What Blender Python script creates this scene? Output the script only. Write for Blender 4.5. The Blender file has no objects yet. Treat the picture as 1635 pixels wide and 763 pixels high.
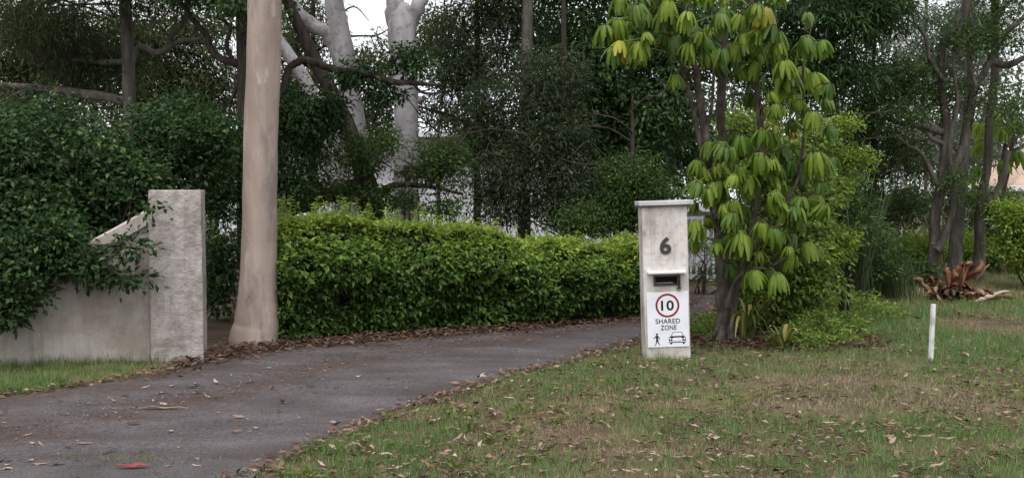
import bpy, bmesh, math
import numpy as np
from mathutils import Vector, Matrix

# ------------------------------------------------------------------ camera, sky, sun, exposure
sc = bpy.context.scene
COL = sc.collection
F_PX, HOR, CX, CY, CAMZ = 1570.0, 306.0, 817.5, 381.5, 1.55
PITCH = math.atan((CY - HOR) / F_PX)
cam_d = bpy.data.cameras.new('camera')
cam_d.sensor_width = 36.0
cam_d.lens = 36.0 * F_PX / 1635.0
cam_d.clip_start = 0.05
cam_d.clip_end = 800.0
cam = bpy.data.objects.new('camera', cam_d)
COL.objects.link(cam)
cam.location = (0, 0, CAMZ)
cam.rotation_euler = (math.radians(90) - PITCH, 0, 0)
sc.camera = cam

SUN_EL, SUN_AZ = 68.0, 200.0            # azimuth clockwise from +Y
world = bpy.data.worlds.new('World')
sc.world = world
world.use_nodes = True
wn, wl = world.node_tree.nodes, world.node_tree.links
wn.clear()
sky = wn.new('ShaderNodeTexSky')
sky.sky_type = 'NISHITA'
sky.sun_disc = False
sky.sun_elevation = math.radians(SUN_EL)
sky.sun_rotation = math.radians(SUN_AZ)
sky.dust_density = 6.0
sky.air_density = 1.0
sky.ozone_density = 1.0
hsv = wn.new('ShaderNodeHueSaturation')           # overcast: the cloud layer takes the blue out
hsv.inputs['Saturation'].default_value = 0.14
bg = wn.new('ShaderNodeBackground')
bg.inputs['Strength'].default_value = 0.15
wo = wn.new('ShaderNodeOutputWorld')
wl.new(sky.outputs[0], hsv.inputs['Color'])
cloud = wn.new('ShaderNodeMix'); cloud.data_type = 'RGBA'      # even cloud cover over the clear-sky model
cloud.inputs['Factor'].default_value = 0.78
cloud.inputs['B'].default_value = (4.4, 4.5, 4.75, 1)
wl.new(hsv.outputs[0], cloud.inputs['A'])
wl.new(cloud.outputs['Result'], bg.inputs['Color'])
wl.new(bg.outputs[0], wo.inputs['Surface'])

sun_d = bpy.data.lights.new('sun', 'SUN')
sun_d.energy = 1.5
sun_d.angle = math.radians(45)
sun_d.color = (1.0, 0.97, 0.93)
sun = bpy.data.objects.new('sun', sun_d)
COL.objects.link(sun)
_a, _e = math.radians(SUN_AZ), math.radians(SUN_EL)
_to = Vector((math.sin(_a) * math.cos(_e), math.cos(_a) * math.cos(_e), math.sin(_e)))
sun.rotation_euler = _to.to_track_quat('Z', 'Y').to_euler()
sun.location = (0, 0, 30)

sc.view_settings.view_transform = 'Standard'
sc.view_settings.look = 'None'
sc.view_settings.gamma = 1.0
sc.view_settings.exposure = 0.95
sc.view_settings.use_curve_mapping = False
sc.render.engine = 'CYCLES'
sc.cycles.use_denoising = True
sc.cycles.max_bounces = 6
sc.cycles.diffuse_bounces = 4
sc.cycles.glossy_bounces = 2
sc.cycles.transmission_bounces = 3

# ------------------------------------------------------------------ helpers
def at(px, py, d):
    """the point at depth d (metres ahead of the camera's foot) seen at that spot of the survey photograph"""
    a, b = (px - CX) / F_PX, (CY - py) / F_PX
    c, s = math.cos(PITCH), math.sin(PITCH)
    dy, dz = c + b * s, -s + b * c
    t = d / dy
    return np.array((a * t, d, CAMZ + dz * t))

def gnd(px, py):
    a, b = (px - CX) / F_PX, (CY - py) / F_PX
    c, s = math.cos(PITCH), math.sin(PITCH)
    dy, dz = c + b * s, -s + b * c
    t = -CAMZ / dz
    return np.array((a * t, dy * t, 0.0))

def ground_z(y):
    """flat verge, then the block falls away behind the drive"""
    y = np.asarray(y, float)
    return -0.055 * np.clip(y - 19, 0, 30)

_perm = np.random.default_rng(5).random((64, 64))
def vnoise(x, y, seed=0):
    x = np.asarray(x, float) + seed * 17.31; y = np.asarray(y, float) + seed * 7.77
    xi, yi = np.floor(x).astype(int), np.floor(y).astype(int)
    fx, fy = x - xi, y - yi
    fx, fy = fx * fx * (3 - 2 * fx), fy * fy * (3 - 2 * fy)
    g = lambda i, j: _perm[i % 64, j % 64]
    return (g(xi, yi) * (1 - fx) + g(xi + 1, yi) * fx) * (1 - fy) + (g(xi, yi + 1) * (1 - fx) + g(xi + 1, yi + 1) * fx) * fy
def fbm(x, y, seed=0):
    return (vnoise(x, y, seed) * .5 + vnoise(x * 2.1, y * 2.1, seed + 1) * .3 + vnoise(x * 4.3, y * 4.3, seed + 2) * .2)

def norm(v):
    return v / np.maximum(np.linalg.norm(v, axis=-1, keepdims=True), 1e-9)

def np_mesh(name, V, F, mat=None, tint=None, smooth=False):
    V = np.ascontiguousarray(V, dtype=np.float32); F = np.ascontiguousarray(F, dtype=np.int32)
    me = bpy.data.meshes.new(name)
    k = F.shape[1]
    me.vertices.add(len(V)); me.vertices.foreach_set('co', V.ravel())
    me.loops.add(F.size); me.loops.foreach_set('vertex_index', F.ravel())
    me.polygons.add(len(F)); me.polygons.foreach_set('loop_start', np.arange(0, F.size, k, dtype=np.int32))
    if smooth:
        me.polygons.foreach_set('use_smooth', np.ones(len(F), dtype=bool))
    if tint is not None:
        at_ = me.attributes.new('tint', 'FLOAT', 'FACE')
        at_.data.foreach_set('value', np.ascontiguousarray(tint, dtype=np.float32))
    me.update(calc_edges=True)
    me.validate()
    if mat: me.materials.append(mat)
    return me

def link(name, me, parent=None, kind=None):
    o = bpy.data.objects.new(name, me)
    COL.objects.link(o)
    if parent is not None: o.parent = parent
    if kind: o['kind'] = kind
    return o

def thing(name, label, cat, loc=(0, 0, 0), rot=(0, 0, 0), group=None):
    o = bpy.data.objects.new(name, None)
    COL.objects.link(o)
    o.empty_display_size = 0.1
    o.location = tuple(float(v) for v in loc); o.rotation_euler = rot
    o['label'] = label; o['category'] = cat
    if group: o['group'] = group
    return o

def tag(o, label, cat, group=None):
    o['label'] = label; o['category'] = cat
    if group: o['group'] = group
    return o

def bm_mesh(name, bm, mat, smooth=False):
    me = bpy.data.meshes.new(name)
    bmesh.ops.recalc_face_normals(bm, faces=bm.faces)
    bm.to_mesh(me); bm.free()
    if smooth:
        for p in me.polygons: p.use_smooth = True
    if mat: me.materials.append(mat)
    return me

def box_bm(x0, x1, y0, y1, z0, z1, bevel=0.0, bm=None, seg=2):
    nb = bmesh.new()
    vs = [nb.verts.new((x, y, z)) for z in (z0, z1) for y in (y0, y1) for x in (x0, x1)]
    for f in ((0, 1, 5, 4), (1, 3, 7, 5), (3, 2, 6, 7), (2, 0, 4, 6), (4, 5, 7, 6), (2, 3, 1, 0)):
        nb.faces.new([vs[i] for i in f])
    if bevel:
        bmesh.ops.bevel(nb, geom=nb.edges[:], offset=bevel, segments=seg, affect='EDGES', profile=0.6)
    if bm is None: return nb
    tmp = bpy.data.meshes.new('t'); nb.to_mesh(tmp); nb.free(); bm.from_mesh(tmp); bpy.data.meshes.remove(tmp)
    return bm

def prism_bm(pts, y0, y1, bm=None):
    """outline in x,z extruded from y0 to y1"""
    bm = bm or bmesh.new()
    a = [bm.verts.new((x, y0, z)) for x, z in pts]; b = [bm.verts.new((x, y1, z)) for x, z in pts]
    bm.faces.new(a); bm.faces.new(b[::-1])
    n = len(pts)
    for i in range(n):
        bm.faces.new((a[i], b[i], b[(i + 1) % n], a[(i + 1) % n]))
    return bm

# ------------------------------------------------------------------ materials
def new_mat(name):
    m = bpy.data.materials.new(name); m.use_nodes = True
    nt = m.node_tree
    return m, nt, nt.nodes['Principled BSDF'], nt.nodes['Material Output']

def nd(nt, typ, **kw):
    n = nt.nodes.new(typ)
    for k, v in kw.items():
        if k in n.inputs: n.inputs[k].default_value = v
        else: setattr(n, k, v)
    return n

def ramp(nt, stops):
    r = nt.nodes.new('ShaderNodeValToRGB')
    e = r.color_ramp.elements
    while len(e) < len(stops): e.new(0.5)
    for i, (p, c) in enumerate(stops):
        e[i].position = p; e[i].color = (*c, 1)
    return r

def leaf_mat(name, stops, trans=0.28, rough=0.5, spec=0.35, gain=1.45):
    stops = [(p, tuple(min(.6, c * gain) for c in col)) for p, col in stops]
    trans = min(.42, trans * 1.3) if trans > .15 else trans
    m, nt, b, out = new_mat(name)
    a = nd(nt, 'ShaderNodeAttribute', attribute_name='tint')
    r = ramp(nt, stops)
    nt.links.new(a.outputs['Fac'], r.inputs['Fac'])
    nt.links.new(r.outputs['Color'], b.inputs['Base Color'])
    b.inputs['Roughness'].default_value = min(.75, rough + .12)
    b.inputs['Specular IOR Level'].default_value = spec * .5
    if trans > 0:
        t = nd(nt, 'ShaderNodeBsdfTranslucent')
        mx = nd(nt, 'ShaderNodeMixShader'); mx.inputs[0].default_value = trans
        nt.links.new(r.outputs['Color'], t.inputs['Color'])
        nt.links.new(b.outputs[0], mx.inputs[1]); nt.links.new(t.outputs[0], mx.inputs[2])
        nt.links.new(mx.outputs[0], out.inputs['Surface'])
    return m

def rough_mat(name, stops, scale=(6, 6, 6), detail=6, rough=0.85, bump=0.3, bump_scale=40, bdist=0.01, spec=0.25, fine=None):
    """noise-driven colour plus relief; scale is per axis so grain can run along a trunk"""
    m, nt, b, out = new_mat(name)
    tc = nd(nt, 'ShaderNodeTexCoord')
    mp = nd(nt, 'ShaderNodeMapping'); mp.inputs['Scale'].default_value = scale
    nt.links.new(tc.outputs['Object'], mp.inputs['Vector'])
    n = nd(nt, 'ShaderNodeTexNoise', Scale=1.0, Detail=detail, Roughness=0.62)
    nt.links.new(mp.outputs[0], n.inputs['Vector'])
    r = ramp(nt, stops)
    nt.links.new(n.outputs['Fac'], r.inputs['Fac'])
    col = r.outputs['Color']
    if fine:
        n3 = nd(nt, 'ShaderNodeTexNoise', Scale=fine[0], Detail=4.0, Roughness=0.7)
        nt.links.new(tc.outputs['Object'], n3.inputs['Vector'])
        r3 = ramp(nt, [(fine[1], fine[3]), (fine[2], (1, 1, 1))])
        nt.links.new(n3.outputs['Fac'], r3.inputs['Fac'])
        mx = nd(nt, 'ShaderNodeMix', data_type='RGBA', blend_type='MULTIPLY')
        mx.inputs['Factor'].default_value = 1.0
        nt.links.new(col, mx.inputs['A']); nt.links.new(r3.outputs['Color'], mx.inputs['B'])
        col = mx.outputs['Result']
    nt.links.new(col, b.inputs['Base Color'])
    b.inputs['Roughness'].default_value = rough
    b.inputs['Specular IOR Level'].default_value = spec
    n2 = nd(nt, 'ShaderNodeTexNoise', Scale=bump_scale, Detail=5.0, Roughness=0.6)
    nt.links.new(mp.outputs[0] if bump_scale < 4 else tc.outputs['Object'], n2.inputs['Vector'])
    bp = nd(nt, 'ShaderNodeBump', Strength=bump, Distance=bdist)
    nt.links.new(n2.outputs['Fac'], bp.inputs['Height'])
    nt.links.new(bp.outputs[0], b.inputs['Normal'])
    return m

def plain_mat(name, c, rough=0.6, spec=0.3):
    m, nt, b, out = new_mat(name)
    b.inputs['Base Color'].default_value = (*c, 1)
    b.inputs['Roughness'].default_value = rough
    b.inputs['Specular IOR Level'].default_value = spec
    return m

M = {}
M['soil'] = rough_mat('soil', [(.3, (.045, .033, .024)), (.5, (.085, .062, .042)), (.7, (.13, .1, .068))], (1.6, 1.6, 1.6), 8, .95, .6, 30, .02, .1)
M['asphalt'] = rough_mat('asphalt', [(.26, (.055, .046, .046)), (.45, (.084, .074, .077)), (.58, (.108, .097, .102)), (.74, (.15, .137, .143))], (1.1, 2.6, 1), 10, .9, .9, 90, .012, .2, fine=(60, .4, .52, (.5, .46, .44)))
def add_soiling(m, col):
    nt = m.node_tree; b = nt.nodes['Principled BSDF']; src = b.inputs['Base Color'].links[0].from_socket
    a = nd(nt, 'ShaderNodeAttribute', attribute_name='soiling')
    tc = nd(nt, 'ShaderNodeTexCoord'); n = nd(nt, 'ShaderNodeTexNoise', Scale=14.0, Detail=8.0, Roughness=.7)
    nt.links.new(tc.outputs['Object'], n.inputs['Vector'])
    r = ramp(nt, [(.36, (.25, .25, .25)), (.62, (1, 1, 1))]); nt.links.new(n.outputs['Fac'], r.inputs['Fac'])
    ml = nd(nt, 'ShaderNodeMath', operation='MULTIPLY'); nt.links.new(a.outputs['Fac'], ml.inputs[0]); nt.links.new(r.outputs['Color'], ml.inputs[1])
    mx = nd(nt, 'ShaderNodeMix', data_type='RGBA'); mx.inputs['B'].default_value = (*col, 1)
    nt.links.new(ml.outputs[0], mx.inputs['Factor']); nt.links.new(src, mx.inputs['A']); nt.links.new(mx.outputs['Result'], b.inputs['Base Color'])
add_soiling(M['asphalt'], (.058, .039, .031))
M['asphalt_old'] = rough_mat('asphalt_old', [(.3, (.06, .054, .054)), (.7, (.115, .106, .108))], (2, 2, 2), 8, .92, .8, 90, .01, .2, fine=(60, .38, .55, (.5, .48, .46)))
M['render_cream'] = rough_mat('render_cream', [(.28, (.22, .19, .17)), (.5, (.38, .345, .325)), (.72, (.48, .45, .43))], (2.4, 2.4, 1.3), 8, .9, .8, 11, .035, .15, fine=(9, .3, .55, (.72, .68, .63)))
M['render_wall'] = rough_mat('render_wall', [(.28, (.25, .215, .185)), (.5, (.4, .365, .335)), (.72, (.48, .445, .41))], (1.5, 1.5, .8), 8, .9, .3, 12, .01, .15, fine=(5, .3, .6, (.74, .69, .62)))
M['pillar_paint'] = rough_mat('pillar_paint', [(.3, (.26, .22, .195)), (.44, (.47, .43, .4)), (.58, (.62, .585, .56))], (4, 4, 2.2), 8, .85, .35, 30, .006, .2, fine=(14, .3, .5, (.75, .7, .65)))
M['cap_stone'] = rough_mat('cap_stone', [(.3, (.36, .35, .35)), (.6, (.52, .51, .52))], (6, 6, 6), 6, .8, .2, 40, .004)
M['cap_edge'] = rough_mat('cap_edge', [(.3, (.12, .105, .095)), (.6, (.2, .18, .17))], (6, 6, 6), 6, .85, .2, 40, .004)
M['sign_white'] = rough_mat('sign_white', [(.3, (.66, .67, .72)), (.6, (.76, .77, .81))], (5, 5, 5), 5, .45, .05, 20, .002, .4)
M['sign_red'] = plain_mat('sign_red', (.24, .022, .04), .5)
M['black_print'] = plain_mat('black_print', (.008, .008, .01), .5)
M['number_grey'] = plain_mat('number_grey', (.045, .04, .038), .55)
M['dark_metal'] = plain_mat('dark_metal', (.018, .016, .015), .5)
M['slot_inside'] = plain_mat('slot_inside', (.02, .018, .016), .8)
M['slot_frame'] = rough_mat('slot_frame', [(.3, (.05, .04, .032)), (.7, (.1, .085, .07))], (20, 20, 20), 4, .6, .2, 60, .002)
M['paper'] = plain_mat('paper', (.5, .49, .47), .7)
M['white_paint'] = rough_mat('white_paint', [(.3, (.62, .62, .63)), (.6, (.78, .78, .79))], (3, 3, 3), 5, .6, .1, 20, .003)
M['house_wall'] = rough_mat('house_wall', [(.3, (.6, .61, .66)), (.6, (.72, .73, .78))], (1, 1, 1), 5, .7, .1, 20, .003)
M['roof_tan'] = rough_mat('roof_tan', [(.3, (.4, .29, .22)), (.7, (.5, .37, .29))], (3, 3, 3), 5, .8, .2, 20, .01)
M['roof_pale'] = rough_mat('roof_pale', [(.3, (.5, .52, .57)), (.7, (.62, .64, .7))], (1, 1, 1), 5, .5, .1, 20, .01)
M['fence_grey'] = rough_mat('fence_grey', [(.3, (.12, .125, .135)), (.7, (.2, .205, .215))], (3, 3, 9), 5, .8, .3, 30, .01)
M['stake_white'] = rough_mat('stake_white', [(.34, (.3, .28, .26)), (.46, (.6, .6, .6)), (.6, (.74, .74, .75))], (9, 9, 4), 5, .55, .1, 40, .003)
M['bark_gum'] = rough_mat('bark_gum', [(.25, (.19, .14, .11)), (.42, (.29, .23, .195)), (.58, (.36, .29, .248)), (.75, (.44, .375, .33))], (3.4, 3.4, .5), 8, .75, .35, 9, .012, .2, fine=(11, .24, .36, (.6, .5, .44)))
def add_patches(m, col, scale, lo, hi, amount, vec=(1, 1, .35)):
    nt = m.node_tree; b = nt.nodes['Principled BSDF']; src = b.inputs['Base Color'].links[0].from_socket
    tc = nd(nt, 'ShaderNodeTexCoord'); mp = nd(nt, 'ShaderNodeMapping'); mp.inputs['Scale'].default_value = vec; mp.inputs['Location'].default_value = (3.1, 7.7, scale)
    nt.links.new(tc.outputs['Object'], mp.inputs['Vector'])
    n = nd(nt, 'ShaderNodeTexNoise', Scale=scale, Detail=6.0, Roughness=.65); nt.links.new(mp.outputs[0], n.inputs['Vector'])
    r = ramp(nt, [(lo, (0, 0, 0)), (hi, (amount, amount, amount))]); nt.links.new(n.outputs['Fac'], r.inputs['Fac'])
    mx = nd(nt, 'ShaderNodeMix', data_type='RGBA'); mx.inputs['B'].default_value = (*col, 1)
    nt.links.new(r.outputs['Color'], mx.inputs['Factor']); nt.links.new(src, mx.inputs['A']); nt.links.new(mx.outputs['Result'], b.inputs['Base Color'])
add_patches(M['bark_gum'], (.21, .175, .155), 5.0, .5, .6, .75, (1, 1, .3))
add_patches(M['bark_gum'], (.5, .45, .4), 7.0, .58, .64, .5, (1, 1, .25))
add_patches(M['bark_gum'], (.06, .045, .038), 17.0, .68, .74, .9, (1, 1, .7))
for _k, _c in (('render_cream', (.17, .145, .125)), ('render_wall', (.16, .135, .11)), ('pillar_paint', (.22, .185, .16))):
    add_patches(M[_k], _c, 2.2, .52, .72, .6, (5, 5, .45)); add_patches(M[_k], _c, 26.0, .66, .72, .5, (1, 1, 1))
M['bark_white'] = rough_mat('bark_white', [(.28, (.27, .25, .25)), (.46, (.3, .285, .29)), (.66, (.42, .4, .415))], (4.5, 4.5, 1.3), 9, .75, .45, 12, .014, .2, fine=(9, .32, .5, (.56, .5, .47)))
M['bark_dark'] = rough_mat('bark_dark', [(.3, (.022, .017, .014)), (.55, (.06, .05, .042)), (.75, (.11, .095, .08))], (14, 14, 2.4), 8, .95, .9, 2.2, .03, .1)
M['bark_grey'] = rough_mat('bark_grey', [(.28, (.05, .044, .036)), (.5, (.125, .115, .098)), (.75, (.22, .21, .185))], (10, 10, 2.5), 8, .95, .8, 2.2, .025, .1)
M['bark_umbrella'] = rough_mat('bark_umbrella', [(.28, (.036, .028, .023)), (.5, (.085, .069, .059)), (.72, (.165, .142, .125))], (11, 11, 7), 8, .95, .8, 18, .02, .1)
M['bark_lichen'] = rough_mat('bark_lichen', [(.28, (.032, .027, .022)), (.5, (.085, .074, .062)), (.78, (.18, .17, .145))], (10, 10, 2.5), 8, .95, .9, 2.2, .03, .1)
M['green_stem'] = plain_mat('green_stem', (.16, .2, .06), .5)
M['hub_brown'] = plain_mat('hub_brown', (.045, .028, .018), .7)

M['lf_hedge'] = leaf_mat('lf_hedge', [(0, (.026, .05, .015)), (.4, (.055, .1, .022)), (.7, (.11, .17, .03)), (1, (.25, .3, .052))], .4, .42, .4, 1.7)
M['lf_dark'] = leaf_mat('lf_dark', [(0, (.015, .032, .012)), (.6, (.032, .06, .02)), (1, (.075, .115, .035))], .26, .45, .35, 2.0)
M['lf_glossy'] = leaf_mat('lf_glossy', [(0, (.014, .031, .011)), (.6, (.03, .06, .019)), (1, (.078, .125, .034))], .24, .4, .4)
M['lf_needle'] = leaf_mat('lf_needle', [(0, (.02, .032, .015)), (.6, (.045, .06, .028)), (1, (.09, .108, .045))], .25, .6, .2, 1.75)
M['lf_cypress'] = leaf_mat('lf_cypress', [(0, (.018, .029, .014)), (.6, (.04, .054, .028)), (1, (.08, .1, .046))], .26, .7, .2, 1.75)
M['lf_gum'] = leaf_mat('lf_gum', [(0, (.035, .05, .02)), (.6, (.068, .088, .036)), (1, (.13, .15, .066))], .28, .5, .3)
M['lf_mid'] = leaf_mat('lf_mid', [(0, (.024, .048, .015)), (.6, (.055, .095, .025)), (1, (.115, .17, .045))], .3, .5, .3)
M['lf_lush'] = leaf_mat('lf_lush', [(0, (.05, .08, .02)), (.5, (.125, .18, .035)), (1, (.23, .29, .06))], .36, .45, .35)
M['lf_bright'] = leaf_mat('lf_bright', [(0, (.07, .11, .02)), (.5, (.14, .2, .03)), (1, (.24, .3, .045))], .34, .45, .35)
M['lf_far'] = leaf_mat('lf_far', [(0, (.05, .07, .05)), (.6, (.1, .12, .085)), (1, (.17, .18, .13))], .3, .6, .2)
M['lf_wood'] = leaf_mat('lf_wood', [(0, (.025, .038, .018)), (.6, (.055, .072, .034)), (1, (.12, .135, .07))], .3, .6, .2, 1.75)
M['lf_reed'] = leaf_mat('lf_reed', [(0, (.035, .055, .03)), (.6, (.08, .11, .055)), (1, (.15, .18, .09))], .3, .55, .25)
M['grass'] = leaf_mat('grass', [(0, (.23, .185, .125)), (.22, (.195, .172, .1)), (.45, (.14, .148, .066)), (.72, (.1, .138, .048)), (1, (.07, .128, .038))], .3, .6, .2, 1.6)
M['litter'] = leaf_mat('litter', [(0, (.045, .026, .02)), (.4, (.12, .07, .052)), (.7, (.2, .13, .095)), (1, (.38, .3, .24))], .08, .75, .2, 1.0)

def leafobj_mat(name, c0, c1, trans=0.3, rough=.42, rib=None):
    """a single large leaf: colour wanders over the blade and from leaf to leaf, pale midrib, soft veins"""
    m, nt, b, out = new_mat(name)
    tc = nd(nt, 'ShaderNodeTexCoord'); oi = nd(nt, 'ShaderNodeObjectInfo')
    n = nd(nt, 'ShaderNodeTexNoise', Scale=9.0, Detail=4.0)
    nt.links.new(tc.outputs['Object'], n.inputs['Vector'])
    ad = nd(nt, 'ShaderNodeMath', operation='ADD'); ml = nd(nt, 'ShaderNodeMath', operation='MULTIPLY')
    ml.inputs[1].default_value = 0.75
    nt.links.new(oi.outputs['Random'], ml.inputs[0])
    nt.links.new(n.outputs['Fac'], ad.inputs[0]); nt.links.new(ml.outputs[0], ad.inputs[1])
    r = ramp(nt, [(.42, c0), (1.0, c1)])
    sb = nd(nt, 'ShaderNodeMath', operation='MULTIPLY'); sb.inputs[1].default_value = 0.8
    nt.links.new(ad.outputs[0], sb.inputs[0]); nt.links.new(sb.outputs[0], r.inputs['Fac'])
    nt.links.new(r.outputs['Color'], b.inputs['Base Color'])
    b.inputs['Roughness'].default_value = rough; b.inputs['Specular IOR Level'].default_value = .22
    t = nd(nt, 'ShaderNodeBsdfTranslucent'); mx = nd(nt, 'ShaderNodeMixShader'); mx.inputs[0].default_value = trans
    nt.links.new(r.outputs['Color'], t.inputs['Color'])
    nt.links.new(b.outputs[0], mx.inputs[1]); nt.links.new(t.outputs[0], mx.inputs[2])
    nt.links.new(mx.outputs[0], out.inputs['Surface'])
    return m
M['ul_green'] = leafobj_mat('ul_green', (.1, .18, .02), (.25, .34, .045), .46)
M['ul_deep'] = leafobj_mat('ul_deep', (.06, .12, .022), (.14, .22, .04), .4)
M['ul_yellow'] = leafobj_mat('ul_yellow', (.26, .27, .03), (.36, .34, .045), .36)
M['ul_orange'] = leafobj_mat('ul_orange', (.4, .24, .04), (.5, .34, .08), .3)
M['strap_green'] = leafobj_mat('strap_green', (.05, .08, .016), (.13, .165, .04), .3)
M['strap_yellow'] = leafobj_mat('strap_yellow', (.3, .26, .07), (.42, .36, .13), .25)
M['dead_rust'] = leafobj_mat('dead_rust', (.1, .04, .022), (.21, .092, .048), .12, .6)
M['dead_tan'] = leafobj_mat('dead_tan', (.17, .105, .055), (.36, .26, .16), .1, .65)
M['dead_dark'] = leafobj_mat('dead_dark', (.035, .022, .016), (.09, .055, .035), .06, .7)
M['fall_pale'] = leafobj_mat('fall_pale', (.25, .185, .14), (.42, .35, .28), .05, .65)
M['fall_brown'] = leafobj_mat('fall_brown', (.19, .11, .08), (.32, .2, .15), .05, .65)
M['fall_dark'] = leafobj_mat('fall_dark', (.028, .02, .016), (.075, .05, .04), .05, .7)
M['fall_red'] = leafobj_mat('fall_red', (.22, .04, .035), (.3, .07, .06), .05, .6)

# ------------------------------------------------------------------ tubes (trunks, limbs, twigs)
def smooth_path(pts, rad, per=5):
    P = np.array(pts, float); R = np.array(rad, float)
    n = len(P); out, ro = [], []
    for i in range(n - 1):
        p0, p1, p2, p3 = P[max(i - 1, 0)], P[i], P[i + 1], P[min(i + 2, n - 1)]
        for k in range(per):
            t = k / per
            out.append(.5 * ((2 * p1) + (-p0 + p2) * t + (2 * p0 - 5 * p1 + 4 * p2 - p3) * t * t + (-p0 + 3 * p1 - 3 * p2 + p3) * t ** 3))
            ro.append(R[i] * (1 - t) + R[i + 1] * t)
    out.append(P[-1]); ro.append(R[-1])
    return np.array(out), np.array(ro)

def tube(P, R, sides=10, wob=0.0, seed=0):
    P = np.asarray(P, float); R = np.asarray(R, float); n = len(P)
    T = np.gradient(P, axis=0); T = norm(T)
    ref = np.array((0.13, 0.97, 0.21)) if abs(T[0, 1]) < .9 else np.array((1., 0, 0))
    A = norm(np.cross(T, ref)); B = norm(np.cross(T, A))
    ang = np.linspace(0, 2 * np.pi, sides, endpoint=False)
    rr = np.repeat(R[:, None], sides, 1)
    if wob:
        g = np.random.default_rng(seed)
        ph = g.random(4) * 6.3
        s = np.linspace(0, n / 4, n)[:, None]
        rr = rr * (1 + wob * (np.sin(2 * ang[None] + ph[0] + s * .7) * .6 + np.sin(3 * ang[None] + ph[1] - s * 1.1) * .4 + np.sin(s * 1.3 + ph[2]) * .12))
    V = P[:, None] + rr[..., None] * (np.cos(ang)[None, :, None] * A[:, None] + np.sin(ang)[None, :, None] * B[:, None])
    V = V.reshape(-1, 3)
    i = np.arange(n - 1)[:, None] * sides; j = np.arange(sides)[None]; k = (j + 1) % sides
    Fq = np.stack([i + j, i + k, i + sides + k, i + sides + j], -1).reshape(-1, 4)
    return V, Fq

class Acc:
    def __init__(s): s.V, s.F, s.n = [], [], 0
    def add(s, VF):
        V, Fq = VF; s.V.append(V); s.F.append(Fq + s.n); s.n += len(V)
    def mesh(s, name, mat, smooth=True):
        return np_mesh(name, np.concatenate(s.V), np.concatenate(s.F), mat, None, smooth)

# ------------------------------------------------------------------ leaves
def leaf_arrays(P, D, N, L, W, fold=.22, curl=.12, wide=.45):
    """every leaf is a folded blade: base, two flanks, tip"""
    S = norm(np.cross(D, N)); N = np.cross(S, D)
    L = L[:, None]; W = W[:, None]
    mid = P + D * L * wide
    v0 = P; v1 = mid - S * W * .5 + N * W * fold; v2 = P + D * L - N * L * curl; v3 = mid + S * W * .5 + N * W * fold
    V = np.stack([v0, v1, v2, v3], 1).reshape(-1, 3)
    b = np.arange(len(P))[:, None] * 4
    Fa = np.concatenate([b + np.array([[0, 2, 1]]), b + np.array([[0, 3, 2]])], 1).reshape(-1, 3)
    return V, Fa

def clump_leaves(rng, C, per, rad, L, W, droop=.3, spread=1.0, flat=.7, upn=1.0, tint_bias=None, hang=None):
    """leaves round the clump centres C"""
    n = len(C) * per
    ci = np.repeat(np.arange(len(C)), per)
    r = rng.normal(0, 1, (n, 3)); r[:, 2] *= flat
    rr = np.repeat(rad if np.ndim(rad) else np.full(len(C), rad), per)
    P = C[ci] + r * rr[:, None] * .55
    D = norm(r * spread + rng.normal(0, .55, (n, 3)) + np.array((0, 0, -droop)))
    N = norm(np.array((0, 0, upn)) + rng.normal(0, .55, (n, 3)) + r * .25)
    ll = L * rng.uniform(.6, 1.25, n); ww = W * rng.uniform(.7, 1.25, n)
    t = rng.beta(2, 2.4, n) * .75 + np.repeat(rng.normal(.04, .17, len(C)), per)
    if tint_bias is not None: t = t + tint_bias(P)
    return P, D, N, ll, ww, np.clip(t, 0, 1)

def in_blobs(rng, blobs, n, shell=1.9, jitter=.0):
    w = np.array([b[2] if len(b) > 2 and b[2] else b[1][0] * b[1][1] * b[1][2] for b in blobs], float)
    k = rng.choice(len(blobs), n, p=w / w.sum())
    d = norm(rng.normal(0, 1, (n, 3)))
    r = rng.random(n) ** (1 / shell)
    C = np.array([b[0] for b in blobs], float)[k]; R = np.array([b[1] for b in blobs], float)[k]
    lump = 1 + .22 * np.sin(d[:, 0] * 5 + k) * np.sin(d[:, 1] * 4.3 + 1.7 * k) * np.sin(d[:, 2] * 6.1 + k)
    return C + d * R * (r * lump)[:, None]

def Bl(px, py, d, rx, ry, rd, w=None):
    """a crown lobe: centre seen at px,py at depth d, radii given in survey pixels (across, up) and metres (in depth)"""
    s = d / F_PX
    return (at(px, py, d), (rx * s, rd, ry * s), w if w else (rx * s) * (ry * s))

def path(pts, d):
    """[(px, py, radius_px[, depth])] -> points and radii"""
    P, R = [], []
    for p in pts:
        dd = p[3] if len(p) > 3 else d
        P.append(at(p[0], p[1], dd)); R.append(p[2] * dd / F_PX)
    return P, R

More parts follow.
